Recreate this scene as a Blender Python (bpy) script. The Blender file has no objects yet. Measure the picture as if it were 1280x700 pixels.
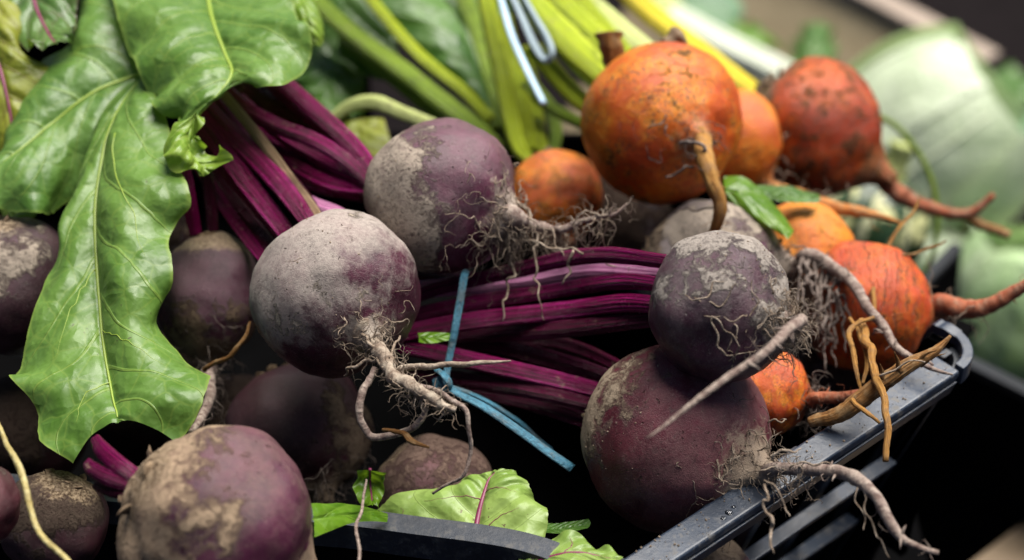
import bpy, math, random
import numpy as np
from mathutils import Vector, noise as mnoise

# ------------------------------------------------------------------ camera, world, sun, exposure
scn = bpy.context.scene
COL = scn.collection
PITCH = math.radians(38.0)
FPX = 1280 * 60.0 / 36.0
CAMH = 0.443
CAMY = -0.567
cam_data = bpy.data.cameras.new("camera")
cam = bpy.data.objects.new("camera", cam_data)
COL.objects.link(cam)
cam_data.lens = 60
cam_data.sensor_width = 36
cam_data.clip_start = 0.02
cam_data.clip_end = 200
cam.location = (0, CAMY, CAMH)
cam.rotation_euler = (math.radians(90) - PITCH, 0, 0)
cam_data.dof.use_dof = True
cam_data.dof.focus_distance = 0.652
cam_data.dof.aperture_fstop = 5.0
cam_data.dof.aperture_blades = 8
scn.camera = cam

SUN_EL, SUN_AZ = math.radians(66), math.radians(40)     # azimuth clockwise from +Y
world = bpy.data.worlds.new("World")
scn.world = world
world.use_nodes = True
wn = world.node_tree
sky = wn.nodes.new("ShaderNodeTexSky")
sky.sky_type = 'NISHITA'
sky.sun_disc = False
sky.sun_elevation = SUN_EL
sky.sun_rotation = SUN_AZ
sky.dust_density = 1.5
sky.air_density = 0.4
sky.ozone_density = 0.3
bg = wn.nodes["Background"]
bg.inputs[1].default_value = 0.055
wn.links.new(sky.outputs[0], bg.inputs[0])
sl = bpy.data.lights.new("sun", 'SUN')
sl.energy = 5.0
sl.angle = math.radians(52)
sl.color = (1.0, 0.955, 0.89)
sun = bpy.data.objects.new("sun", sl)
COL.objects.link(sun)
sd = Vector((math.sin(SUN_AZ) * math.cos(SUN_EL), math.cos(SUN_AZ) * math.cos(SUN_EL), math.sin(SUN_EL)))
sun.rotation_euler = sd.to_track_quat('Z', 'Y').to_euler()
scn.view_settings.view_transform = 'Standard'
scn.view_settings.look = 'None'
scn.view_settings.exposure = 0.95
scn.view_settings.gamma = 1
scn.cycles.use_denoising = True
scn.cycles.max_bounces = 6

# ------------------------------------------------------------------ helpers
RT = np.array((1.0, 0, 0))
UP = np.array((0, math.sin(PITCH), math.cos(PITCH)))
FW = np.array((0, math.cos(PITCH), -math.sin(PITCH)))
CAM = np.array((0, CAMY, CAMH))


def P(px, py, d):
    """a point of the place, from where the photograph shows it and its distance d in metres"""
    return CAM + d * (FW + RT * ((px - 640) / FPX) - UP * ((py - 350) / FPX))


def dz(py, z=0.0):
    """distance at which the line of sight of row py meets height z"""
    return (CAMH - z) / (math.sin(PITCH) + (py - 350) / FPX * math.cos(PITCH))


def PZ(px, py, z):
    return P(px, py, dz(py, z))


def A(ax, ay, az):
    v = RT * ax - UP * ay + FW * az
    return v / np.linalg.norm(v)


def nrm(v):
    return v / (np.linalg.norm(v) + 1e-12)


def nz(p, s=1.0, o=0.0):
    return mnoise.noise(Vector((p[0] * s + o, p[1] * s + o * 1.7, p[2] * s - o * 0.6)))


def spline(pts, n):
    """Catmull-Rom through rows of any width, n samples"""
    p = np.array(pts, float)
    if len(p) == 2:
        t = np.linspace(0, 1, n)[:, None]
        return p[0] * (1 - t) + p[1] * t
    p = np.vstack([2 * p[0] - p[1], p, 2 * p[-1] - p[-2]])
    m = len(p) - 3
    out = []
    for t in np.linspace(0, m - 1e-9, n):
        i = int(t)
        f = t - i
        a, b, c, d = p[i], p[i + 1], p[i + 2], p[i + 3]
        out.append(0.5 * (2 * b + (c - a) * f + (2 * a - 5 * b + 4 * c - d) * f * f + (3 * b - a - 3 * c + d) * f ** 3))
    return np.array(out)


class MB:
    def __init__(s):
        s.v, s.f, s.uv = [], [], []

    def add(s, verts, faces, uvs=None):
        o = len(s.v)
        s.v.extend([tuple(map(float, q)) for q in verts])
        s.f.extend([tuple(i + o for i in q) for q in faces])
        s.uv.extend(uvs if uvs is not None else [(0.0, 0.0)] * len(verts))

    def tube(s, pts, rad, n=24, sides=10, wob=0.0, bump=0.0, ridge=0.0, nr=6, flat=1.0, seed=0.0, side=None, wfreq=60, chan=0.0):
        c = spline(pts, n)
        r = spline([[q] for q in rad], n)[:, 0] if len(rad) == len(pts) else np.interp(np.linspace(0, 1, n), np.linspace(0, 1, len(rad)), rad)
        r = np.maximum(r, 5e-5)
        if wob:
            for i in range(n):
                k = min(1.0, i / (0.25 * n))
                for j in range(3):
                    c[i, j] += wob * k * mnoise.noise(Vector((c[i, 0] * wfreq + seed, c[i, 1] * wfreq + j * 9.1, c[i, 2] * wfreq)))
        tg = np.gradient(c, axis=0)
        tg /= np.linalg.norm(tg, axis=1)[:, None] + 1e-12
        ref = np.array(side if side is not None else (0.31, 0.2, 0.93), float)
        if abs(np.dot(nrm(ref), tg[0])) > 0.95:
            ref = np.array((0.9, 0.3, 0.2))
        e = nrm(ref - tg[0] * np.dot(ref, tg[0]))
        verts, uvs, faces = [], [], []
        ln = np.concatenate([[0], np.cumsum(np.linalg.norm(np.diff(c, axis=0), axis=1))])
        for i in range(n):
            e = nrm(e - tg[i] * np.dot(e, tg[i]))
            b = np.cross(tg[i], e)
            for k in range(sides):
                a = 2 * math.pi * k / sides
                rr = r[i]
                if ridge:
                    rr *= 1 + ridge * math.cos(nr * a + seed) + 0.5 * ridge * math.cos((nr * 2 + 1) * a + seed * 2)
                if chan:
                    rr *= 1 - chan * max(0.0, math.cos(a)) ** 3
                if bump:
                    q = c[i] + e * math.cos(a) * r[i]
                    rr *= 1 + bump * mnoise.noise(Vector((ln[i] / (r[0] + 1e-4) * 1.6 + seed, math.cos(a) * .7, math.sin(a) * .7)))
                verts.append(c[i] + e * (rr * flat * math.cos(a)) + b * (rr * math.sin(a)))
                uvs.append((1 - abs(2 * k / sides - 1), ln[i]))
        for i in range(n - 1):
            for k in range(sides):
                k2 = (k + 1) % sides
                faces.append((i * sides + k, i * sides + k2, (i + 1) * sides + k2, (i + 1) * sides + k))
        faces.append(tuple(range(sides))[::-1])
        faces.append(tuple((n - 1) * sides + k for k in range(sides)))
        s.add(verts, faces, uvs)

    def box(s, o, ex, ey, ez):
        """box from corner o with three edge vectors"""
        o, ex, ey, ez = [np.array(q, float) for q in (o, ex, ey, ez)]
        v = [o + ex * i + ey * j + ez * k for k in (0, 1) for j in (0, 1) for i in (0, 1)]
        s.add(v, [(0, 2, 3, 1), (4, 5, 7, 6), (0, 1, 5, 4), (2, 6, 7, 3), (0, 4, 6, 2), (1, 3, 7, 5)])

    def build(s, name, mat, parent=None, smooth=True, bevel=0.0, kind=None):
        me = bpy.data.meshes.new(name)
        ob = bpy.data.objects.new(name, me)
        COL.objects.link(ob)
        org = np.zeros(3)
        if parent is not None:
            ob.parent = parent
            top = parent
            while top.parent:
                top = top.parent
            org = np.array(top.location)
        elif s.v:
            org = np.array(s.v).mean(axis=0)
            ob.location = org
        me.from_pydata([tuple(np.array(q) - org) for q in s.v], [], s.f)
        uvl = me.uv_layers.new(name="uv")
        vi = np.zeros(len(me.loops), dtype=np.int32)
        me.loops.foreach_get("vertex_index", vi)
        uvl.data.foreach_set("uv", np.array(s.uv, dtype=np.float32)[vi].ravel())
        if smooth:
            me.polygons.foreach_set("use_smooth", [True] * len(me.polygons))
        me.update()
        if mat:
            me.materials.append(mat)
        if bevel:
            bv = ob.modifiers.new("bevel", 'BEVEL')
            bv.width = bevel
            bv.segments = 3
            bv.limit_method = 'ANGLE'
        if kind:
            ob['kind'] = kind
        return ob


def tag(o, label=None, cat=None, group=None, kind=None):
    if label:
        o['label'] = label
    if cat:
        o['category'] = cat
    if group:
        o['group'] = group
    if kind:
        o['kind'] = kind
    return o


def thing(name, loc, label, cat, group=None):
    o = bpy.data.objects.new(name, None)
    o.empty_display_size = 0.01
    COL.objects.link(o)
    o.location = loc
    return tag(o, label, cat, group)


# ------------------------------------------------------------------ materials
class NT:
    def __init__(s, name):
        s.m = bpy.data.materials.new(name)
        s.m.use_nodes = True
        s.t = s.m.node_tree
        s.n = s.t.nodes
        s.b = s.n["Principled BSDF"]
        s.out = s.n["Material Output"]

    def set(s, sock, v):
        if isinstance(v, bpy.types.NodeSocket):
            s.t.links.new(v, sock)
        elif isinstance(v, (tuple, list)) and len(v) == 3 and sock.type == 'RGBA':
            sock.default_value = (*v, 1)
        else:
            sock.default_value = v

    def new(s, typ, **kw):
        nd = s.n.new(typ)
        for k, v in kw.items():
            setattr(nd, k, v)
        return nd

    def coord(s, which='Object'):
        return s.new("ShaderNodeTexCoord").outputs[which]

    def map(s, vec, loc=(0, 0, 0), scale=(1, 1, 1)):
        nd = s.new("ShaderNodeMapping")
        s.set(nd.inputs[0], vec)
        nd.inputs['Location'].default_value = loc
        nd.inputs['Scale'].default_value = scale
        return nd.outputs[0]

    def noise(s, vec, scale, detail=4, rough=.55, dist=0.0, col=False):
        nd = s.new("ShaderNodeTexNoise")
        s.set(nd.inputs['Vector'], vec)
        nd.inputs['Scale'].default_value = scale
        nd.inputs['Detail'].default_value = detail
        nd.inputs['Roughness'].default_value = rough
        nd.inputs['Distortion'].default_value = dist
        return nd.outputs[1 if col else 0]

    def voro(s, vec, scale, feature='DISTANCE_TO_EDGE', rnd=1.0):
        nd = s.new("ShaderNodeTexVoronoi", feature=feature)
        s.set(nd.inputs['Vector'], vec)
        nd.inputs['Scale'].default_value = scale
        nd.inputs['Randomness'].default_value = rnd
        return nd.outputs['Distance']

    def math(s, op, a, b=0.0, c=0.0):
        nd = s.new("ShaderNodeMath", operation=op)
        s.set(nd.inputs[0], a)
        s.set(nd.inputs[1], b)
        if op in ('MULTIPLY_ADD',):
            s.set(nd.inputs[2], c)
        return nd.outputs[0]

    def rng(s, v, a, b, c=0.0, d=1.0, smooth=True):
        nd = s.new("ShaderNodeMapRange")
        nd.interpolation_type = 'SMOOTHSTEP' if smooth else 'LINEAR'
        s.set(nd.inputs[0], v)
        for i, q in enumerate((a, b, c, d)):
            s.set(nd.inputs[1 + i], q)
        return nd.outputs[0]

    def mix(s, f, a, b):
        nd = s.new("ShaderNodeMix", data_type='RGBA')
        s.set(nd.inputs[0], f)
        s.set(nd.inputs[6], a)
        s.set(nd.inputs[7], b)
        return nd.outputs[2]

    def dot(s, vec, d):
        nd = s.new("ShaderNodeVectorMath", operation='DOT_PRODUCT')
        s.set(nd.inputs[0], vec)
        nd.inputs[1].default_value = d
        return nd.outputs['Value']

    def vadd(s, a, b, k=1.0):
        nd = s.new("ShaderNodeVectorMath", operation='MULTIPLY_ADD')
        s.set(nd.inputs[0], b)
        nd.inputs[1].default_value = (k, k, k)
        s.set(nd.inputs[2], a)
        return nd.outputs[0]

    def xyz(s, v):
        nd = s.new("ShaderNodeSeparateXYZ")
        s.set(nd.inputs[0], v)
        return nd.outputs

    def bump(s, h, dist, strength=1.0, prev=None):
        nd = s.new("ShaderNodeBump")
        s.set(nd.inputs['Height'], h)
        nd.inputs['Distance'].default_value = dist
        nd.inputs['Strength'].default_value = strength
        if prev is not None:
            s.set(nd.inputs['Normal'], prev)
        return nd.outputs[0]

    def done(s, col, rough=.6, normal=None, spec=.5):
        s.set(s.b.inputs['Base Color'], col)
        s.set(s.b.inputs['Roughness'], rough)
        s.set(s.b.inputs['Specular IOR Level'], spec)
        if normal is not None:
            s.set(s.b.inputs['Normal'], normal)
        return s.m


def purple_skin(R, axis, seed, film=.5, film_col=(.30, .26, .27), cake=.0, cake_dir=(0, 0, 1), cake_k=.25,
                c1=(.030, .007, .014), c2=(.080, .011, .028), cake_col=(.35, .295, .235), film_dir=(0, 0, 1), film_k=.25, gloss=.31, soft=.055):
    """beetroot skin: dark purple with a thin dusty film and patches of dried soil"""
    s = NT("beetroot_skin")
    c1 = (c1[0] * .95, c1[1] * .95, c1[2] * .95)
    c2 = (c2[0] * .82, c2[1] * .95, c2[2] * .92)
    p = s.map(s.coord(), (seed * 3.7, seed * 1.3, seed * 2.1), (1 / R,) * 3)
    q = s.map(s.coord(), (0, 0, 0), (1 / R,) * 3)
    wp = s.vadd(p, s.noise(p, 2.2, 3, .6, col=True), .35)
    n1 = s.noise(wp, 1.25, 7, .62)
    n2 = s.noise(wp, 4.5, 10, .72, .3)
    n3 = s.noise(p, 18, 6, .7)
    n4 = s.noise(p, 70, 4, .6)
    n5 = s.noise(p, 2.0, 5, .6)
    base = s.mix(s.rng(n5, .35, .68), c1, c2)
    base = s.mix(s.rng(n3, .42, .75, 0, .35), base, tuple(min(1, k * 1.5 + .004) for k in c2))
    # ring lines round the axis, faint
    ha = s.dot(s.vadd(q, s.noise(p, 3, 4, .6, col=True), .12), tuple(axis))
    ring = s.noise(s.map_scalar(ha, 26), 1, 3, .7)
    base = s.mix(s.rng(ring, .60, .72, 0, .28), base, tuple(k * 2.0 for k in c2))
    # dusty film
    fd = s.dot(q, tuple(film_dir))
    f = s.math('ADD', s.math('MULTIPLY', n1, .9), s.math('MULTIPLY', fd, film_k))
    f = s.math('ADD', f, s.math('MULTIPLY', n2, .7))
    fm = s.rng(f, .66, 1.0, 0, film * .85)
    fm = s.math('MULTIPLY', fm, s.rng(n3, .25, .62, .55, 1.0))
    col = s.mix(fm, base, film_col)
    # caked soil with sharp broken edges
    cd = s.dot(q, tuple(cake_dir))
    k = s.math('ADD', s.math('ADD', s.math('MULTIPLY', n1, .85), s.math('MULTIPLY', n2, .34)), s.math('MULTIPLY', cd, cake_k))
    k = s.math('ADD', k, cake - .62)
    km = s.math('MULTIPLY', s.rng(s.math('ADD', k, s.math('MULTIPLY', s.math('SUBTRACT', n3, .5), .10 + soft * 1.1)), -soft * .64, soft * 1.36), s.rng(n2, .30, .55, .70, 1.0))
    crumb = s.rng(n3, .28, .48, .72, 1.0)
    km2 = s.math('MULTIPLY', km, crumb)
    ccol = s.mix(s.rng(n3, .3, .7), tuple(v * .78 for v in cake_col), cake_col)
    ccol = s.mix(s.rng(n4, .35, .7, 0, .5), ccol, tuple(min(1, v * 1.25) for v in cake_col))
    col = s.mix(s.math('MULTIPLY', km2, .93), col, ccol)
    # crown ring of dried soil and brown skin, tail grime
    ax = s.dot(q, tuple(axis))
    cr = s.rng(s.math('ADD', s.math('MULTIPLY', ax, -1), s.math('MULTIPLY', n2, .55)), .98, 1.10)
    col = s.mix(s.math('MULTIPLY', cr, .85), col, s.mix(s.rng(n3, .35, .65), (.10, .065, .04), (.34, .26, .17)))
    tl = s.rng(s.math('ADD', ax, s.math('MULTIPLY', n2, .5)), 1.10, 1.22)
    col = s.mix(s.math('MULTIPLY', tl, .8), col, cake_col)
    gr = s.noise(p, 46, 5, .75)
    n6 = s.noise(wp, 9, 6, .7)
    col = s.mix(s.math('MULTIPLY', s.rng(gr, .52, .66, 0, .34), s.rng(n6, .38, .62, .15, 1.0)), col, s.mix(.45, film_col, cake_col))
    col = s.mix(s.rng(n6, .56, .70, 0, .5), col, (.030, .016, .016))
    # pits and dark flecks, pale scuffs
    pit = s.rng(s.voro(s.vadd(p, s.noise(p, 8, 2, .5, col=True), .2), 7.5, 'F1'), .05, .13, 1, 0)
    col = s.mix(s.math('MULTIPLY', pit, .55), col, (.035, .022, .018))
    fl = s.rng(n4, .70, .78)
    col = s.mix(s.math('MULTIPLY', fl, .35), col, (.40, .33, .26))
    scr = s.noise(s.map(wp, (0, 0, 0), (1.5, 9, 3)), 2.2, 4, .6)
    scr = s.math('MULTIPLY', s.rng(s.math('ABSOLUTE', s.math('SUBTRACT', scr, .5)), 0, .012, 1, 0), s.rng(n5, .48, .6))
    col = s.mix(s.math('MULTIPLY', scr, .5), col, (.06, .04, .035))
    dirt = s.math('MAXIMUM', km2, fm)
    rough = s.rng(dirt, 0, .8, gloss, .9)
    h = s.math('ADD', s.math('MULTIPLY', km2, .8), s.math('MULTIPLY', n3, s.rng(km2, 0, 1, .22, .75)))
    h = s.math('SUBTRACT', h, s.math('MULTIPLY', pit, .5))
    nm = s.bump(h, .0011)
    nm = s.bump(n4, .0004, .8, nm)
    return s.done(col, rough, nm, s.rng(dirt, 0, .7, .31, .03))


def map_scalar(s, v, k):
    nd = s.new("ShaderNodeCombineXYZ")
    s.set(nd.inputs[0], s.math('MULTIPLY', v, k))
    return nd.outputs[0]


NT.map_scalar = map_scalar


def orange_skin(R, axis, seed, c1=(.62, .17, .012), c2=(.40, .055, .010), c3=(.72, .30, .03), dirt=.0, rings=.5, dirt_col=(.075, .045, .028), dusty=.25, red_k=.0, red_dir=(0, 0, 1), ring_lo=.56):
    s = NT("golden_beet_skin")
    p = s.map(s.coord(), (seed * 2.3, seed * 1.9, seed * 3.1), (1 / R,) * 3)
    q = s.map(s.coord(), (0, 0, 0), (1 / R,) * 3)
    wp = s.vadd(p, s.noise(p, 2.2, 3, .6, col=True), .35)
    n1 = s.noise(wp, 1.3, 6, .6)
    n2 = s.noise(wp, 4.2, 9, .72, .3)
    n3 = s.noise(p, 16, 6, .7)
    n4 = s.noise(p, 65, 4, .6)
    rv = s.math('ADD', n1, s.math('MULTIPLY', s.dot(q, tuple(red_dir)), red_k))
    col = s.mix(s.rng(rv, .36, .62), c2, c1)
    col = s.mix(s.rng(s.math('ADD', n2, s.math('MULTIPLY', n1, .4)), .66, .90), col, c3)
    hv = s.vadd(q, s.noise(p, 3, 4, .6, col=True), .34)
    ha = s.dot(hv, tuple(axis))
    ring = s.noise(s.map_scalar(ha, 17), 1, 4, .7)
    brk = s.noise(p, 3.4, 4, .6)
    rm = s.math('MULTIPLY', s.rng(ring, ring_lo, ring_lo + .09), s.rng(brk, ring_lo - .12, ring_lo + .04))
    col = s.mix(s.math('MULTIPLY', rm, rings), col, (.10, .045, .022))
    d = s.math('ADD', s.math('MULTIPLY', n2, .8), s.math('MULTIPLY', n3, .32))
    dm = s.rng(d, .655 - dirt, .715 - dirt)
    col = s.mix(s.math('MULTIPLY', dm, .85), col, dirt_col)
    n5 = s.noise(p, 30, 4, .6)
    spk = s.math('MULTIPLY', s.rng(n5, .53, .60), s.rng(s.noise(wp, 2.6, 5, .6), .47, .55))
    col = s.mix(s.math('MULTIPLY', spk, .85), col, (.055, .035, .025))
    scar = s.noise(s.map_scalar(ha, 46), 1, 2, .5)
    sm = s.math('MULTIPLY', s.rng(scar, .62, .68), s.rng(s.noise(p, 5, 4, .6), .48, .58))
    col = s.mix(s.math('MULTIPLY', sm, .7), col, (.16, .075, .035))
    ax = s.dot(q, tuple(axis))
    cr = s.rng(s.math('ADD', s.math('MULTIPLY', ax, -1), s.math('MULTIPLY', n2, .7)), .96, 1.16)
    col = s.mix(s.math('MULTIPLY', cr, .9), col, s.mix(s.rng(n3, .35, .65), (.06, .04, .028), (.26, .19, .12)))
    tl = s.rng(s.math('ADD', ax, s.math('MULTIPLY', n2, .5)), 1.12, 1.24)
    col = s.mix(s.math('MULTIPLY', tl, .6), col, (.24, .12, .05))
    film = s.rng(s.math('ADD', s.math('MULTIPLY', n1, -1), s.math('MULTIPLY', s.dot(q, (0, .1, 1)), .35)), -.42, .1, 0, dusty)
    col = s.mix(s.math('MULTIPLY', film, s.rng(n3, .3, .65)), col, (.52, .37, .25))
    ln = s.noise(s.map(wp, (3, 0, 0), (2, 5, 3)), 2.0, 4, .6)
    lm = s.math('MULTIPLY', s.rng(s.math('ABSOLUTE', s.math('SUBTRACT', ln, .5)), 0, .011, 1, 0), s.rng(brk, .45, .6))
    col = s.mix(s.math('MULTIPLY', lm, .6), col, (.07, .035, .02))
    rough = s.rng(s.math('MAXIMUM', dm, film), 0, 1, .40, .85)
    h = s.math('ADD', s.math('MULTIPLY', n3, .4), s.math('ADD', s.math('MULTIPLY', dm, .3), s.math('MULTIPLY', rm, -.5)))
    nm = s.bump(n4, .0004, .8, s.bump(h, .0012))
    return s.done(col, rough, nm, s.rng(s.math('MAXIMUM', dm, film), 0, 1, .34, .05))


def root_mat(name, a, b, c, rough=.85, sx=1.0, across=.8):
    """wrinkled root: bands across its length, uv.y in metres"""
    s = NT(name)
    uv = s.coord('UV')
    n = s.noise(s.map(uv, scale=(across, 420 * sx, 1)), 1, 5, .65)
    o = s.noise(s.coord(), 260, 6, .65)
    l = s.noise(s.coord(), 60, 4, .6)
    col = s.mix(s.rng(n, .36, .66), a, b)
    col = s.mix(s.rng(o, .42, .66, 0, .75), col, c)
    col = s.mix(s.rng(l, .5, .72, 0, .55), col, a)
    nm = s.bump(o, .0008, .9, s.bump(n, .0016))
    return s.done(col, rough, nm, .12)


def stalk_mat(name, lo, mid, hi, hi_amt=.5, rough=.34, dry=.0):
    s = NT(name)
    uv = s.coord('UV')
    n1 = s.noise(s.map(uv, scale=(11, 14, 1)), 1, 4, .6)
    n2 = s.noise(s.map(uv, scale=(34, 22, 1)), 1, 5, .65)
    n3 = s.noise(s.coord(), 45, 5, .6)
    n4 = s.noise(s.map(uv, scale=(14, 260, 1)), 1, 4, .7)
    col = s.mix(s.rng(n1, .32, .62), lo, mid)
    col = s.mix(s.rng(n2, .54, .68, 0, hi_amt), col, hi)
    col = s.mix(s.rng(n3, .56, .70, 0, .6), col, tuple(k * .45 for k in lo))
    n7 = s.noise(s.coord(), 190, 5, .7)
    col = s.mix(s.math('MULTIPLY', s.rng(n7, .60, .68, 0, .7), s.rng(n3, .40, .55)), col, (.20, .14, .10))
    col = s.mix(s.math('MULTIPLY', s.rng(n4, .66, .74, 0, .45 + dry), s.rng(n3, .5, .62)), col, (.30, .21, .17))
    nm = s.bump(n2, .0011, .9, s.bump(n1, .0014, .8))
    return s.done(col, s.rng(n3, .35, .65, rough, rough + .15), nm, .22)


def leaf_mat(name, dark, light, vein, laterals=7, slope=.9, transl=.28, spots=.0, spotcol=(.05, .03, .02), vw=.045, rough=.36, edge=None, sheen=.0):
    """leaf blade; uv.x across (0.5 = midrib), uv.y from base to tip"""
    s = NT(name)
    uv = s.coord('UV')
    ob = s.coord()
    duv = s.vadd(uv, s.noise(ob, 26, 3, .5, col=True), .07)
    x, y, _ = s.xyz(duv)
    au = s.math('ABSOLUTE', s.math('SUBTRACT', s.math('MULTIPLY', x, 2), 1.07))
    sd_ = s.math('GREATER_THAN', x, .53)
    t = s.math('SUBTRACT', s.math('MULTIPLY', y, laterals), s.math('MULTIPLY', au, slope * laterals * .28))
    t = s.math('ADD', t, s.math('MULTIPLY', sd_, .45))
    tri = s.math('ABSOLUTE', s.math('SUBTRACT', s.math('FRACT', t), .5))      # .5 between veins, 0 on a vein
    w = s.rng(au, 0, .95, vw * 1.3, vw * .35, smooth=False)
    lat = s.math('SUBTRACT', 1.0, s.rng(tri, s.math('MULTIPLY', w, .4), w, 0, 1))
    ret = s.voro(s.vadd(ob, s.noise(ob, 90, 2, .5, col=True), .004), 85)
    rl = s.rng(ret, .0, .05, 1, 0)
    ret2 = s.voro(ob, 260)
    n1 = s.noise(ob, 22, 5, .6)
    n2 = s.noise(ob, 150, 5, .65)
    col = s.mix(s.rng(n1, .34, .66), dark, light)
    col = s.mix(s.rng(n2, .45, .75, 0, .35), col, tuple(k * 1.35 for k in light))
    col = s.mix(s.rng(tri, .10, .0, 0, .30), col, tuple(k * 1.25 for k in light))
    col = s.mix(s.math('MULTIPLY', rl, .32), col, vein)
    col = s.mix(s.math('MULTIPLY', lat, .5), col, vein)
    x0, y0, _ = s.xyz(uv)
    em = s.rng(s.math('ABSOLUTE', s.math('SUBTRACT', s.math('MULTIPLY', x0, 2), 1)), .955, .995)
    col = s.mix(s.math('MULTIPLY', em, .7), col, edge or vein)
    if spots:
        sp = s.rng(s.noise(ob, 300, 3, .6), .70 - spots * .03, .74 - spots * .03)
        sp = s.math('MULTIPLY', sp, s.rng(s.noise(ob, 30, 2, .5), .5, .62))
        col = s.mix(s.math('MULTIPLY', sp, .8), col, spotcol)
    h = s.math('ADD', s.math('MULTIPLY', s.rng(tri, 0, .4), .8), s.math('MULTIPLY', s.rng(ret, 0, .35), .45))
    h = s.math('ADD', h, s.math('MULTIPLY', lat, .25))
    nm = s.bump(s.rng(ret2, 0, .4), .0002, .4, s.bump(h, .0014, .75))
    s.done(col, s.rng(n2, .3, .7, rough - .10, rough + .10), nm, .48)
    tr = s.new("ShaderNodeBsdfTranslucent")
    s.set(tr.inputs[0], s.mix(.45, col, (.30, .48, .02)))
    s.set(tr.inputs[1], nm)
    ms = s.new("ShaderNodeMixShader")
    ms.inputs[0].default_value = transl
    s.t.links.new(s.b.outputs[0], ms.inputs[1])
    s.t.links.new(tr.outputs[0], ms.inputs[2])
    s.t.links.new(ms.outputs[0], s.out.inputs[0])
    return s.m


def plastic_mat(name, c1, c2, dust=(.15, .14, .125), amt=.5, rough=.38, spec=.5):
    s = NT(name)
    ob = s.coord()
    n1 = s.noise(ob, 35, 7, .65)
    n2 = s.noise(ob, 210, 6, .7)
    n3 = s.noise(s.map(ob, scale=(1, 1, .3)), 480, 3, .6)
    col = s.mix(s.rng(n1, .35, .65), c1, c2)
    sc_ = s.noise(s.map(ob, scale=(900, 300, 400)), 1, 3, .6)
    dm = s.math('MULTIPLY', s.math('MAXIMUM', s.rng(n2, .50, .66), s.rng(sc_, .60, .70, 0, .7)), s.rng(n1, .40, .62))
    col = s.mix(s.math('MULTIPLY', dm, amt), col, dust)
    col = s.mix(s.rng(n3, .70, .76, 0, .5 * amt), col, (.30, .32, .35))
    nm = s.bump(n2, .0004, .6)
    return s.done(col, s.rng(dm, 0, 1, rough, .85), nm, spec)


def wood_mat(name, a, b, vec_scale=(3, 40, 40)):
    s = NT(name)
    ob = s.coord()
    n = s.noise(s.map(ob, scale=vec_scale), 1, 6, .65, .4)
    o = s.noise(ob, 9, 5, .6)
    col = s.mix(s.rng(n, .3, .7), a, b)
    col = s.mix(s.rng(o, .45, .7, 0, .5), col, tuple(k * .7 for k in a))
    return s.done(col, .75, s.bump(n, .001), .3)


M_ROOT = root_mat("grey_root_skin", (.12, .08, .068), (.26, .20, .17), (.36, .30, .25))
M_ROOTPALE = root_mat("pale_root_skin", (.16, .115, .085), (.31, .25, .195), (.43, .37, .29))
M_HAIR = root_mat("root_hair", (.16, .115, .08), (.30, .235, .18), (.39, .325, .26))
M_HAIRDK = root_mat("dark_root_hair", (.085, .064, .054), (.165, .13, .11), (.24, .195, .17))
M_ROOTOR = root_mat("golden_root_skin", (.30, .09, .02), (.54, .23, .06), (.34, .22, .11), .6, .3, 3)
M_ROOTYEL = root_mat("yellow_root_skin", (.26, .115, .026), (.46, .25, .07), (.22, .13, .065), .6, .10, 6)
M_ROOTRED = root_mat("red_root_skin", (.26, .07, .035), (.36, .12, .06), (.28, .18, .12), .65)
M_ROOTBRN = root_mat("brown_root_skin", (.09, .038, .012), (.33, .16, .05), (.30, .20, .10), .7, .09, 7)
M_CROWN = root_mat("crown_scale", (.07, .045, .03), (.20, .14, .09), (.30, .22, .14), .9)
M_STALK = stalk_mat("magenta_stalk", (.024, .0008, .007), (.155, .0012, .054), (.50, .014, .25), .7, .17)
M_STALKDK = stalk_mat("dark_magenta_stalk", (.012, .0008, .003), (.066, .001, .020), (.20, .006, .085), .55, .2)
M_STALKPINK = stalk_mat("pink_stalk", (.38, .09, .25), (.56, .24, .42), (.74, .52, .64), .6)
M_STALKDRY = stalk_mat("dry_stalk", (.13, .075, .04), (.27, .18, .105), (.38, .28, .18), .6, .7, .2)
M_STALKYEL = stalk_mat("yellow_stalk", (.19, .27, .006), (.40, .48, .010), (.58, .63, .08), .45)
M_STALKYEL2 = stalk_mat("deep_yellow_stalk", (.55, .42, .01), (.70, .58, .02), (.74, .70, .20), .5)
M_STALKPALE = stalk_mat("pale_stalk", (.40, .46, .13), (.52, .58, .22), (.66, .70, .42), .5)
M_STALKGRN = stalk_mat("green_stalk", (.09, .16, .010), (.19, .28, .015), (.33, .42, .05), .5)
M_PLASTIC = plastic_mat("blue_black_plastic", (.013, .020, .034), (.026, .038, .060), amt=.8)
M_PLASTICDK = plastic_mat("shade_black_plastic", (.0009, .0009, .001), (.0015, .0015, .0017), amt=.0, rough=.9, spec=.03)  # crate insides far blacker than the rim, deep shade put into the colour
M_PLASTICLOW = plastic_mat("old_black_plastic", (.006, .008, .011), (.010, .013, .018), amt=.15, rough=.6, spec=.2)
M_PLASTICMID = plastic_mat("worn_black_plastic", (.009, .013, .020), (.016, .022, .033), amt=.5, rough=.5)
s_ = NT("blue_twine")
_uv = s_.coord('UV')
_n = s_.noise(s_.map(_uv, scale=(18, 40, 1)), 1, 4, .6)
_c = s_.noise(s_.map(_uv, scale=(3, 500, 1)), 1, 3, .6)
_d = s_.noise(s_.coord(), 120, 5, .6)
M_TWINE = s_.done(s_.mix(s_.rng(_d, .5, .62, 0, .5), s_.mix(s_.rng(_c, .4, .6, 0, .5), s_.mix(s_.rng(_n, .35, .65), (.012, .09, .15), (.08, .26, .36)), (.02, .07, .10)), (.10, .09, .07)), .45, s_.bump(_c, .0012, 1, s_.bump(_n, .0008)), .4)
s_ = NT("pale_twine")
_uv = s_.coord('UV')
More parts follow.
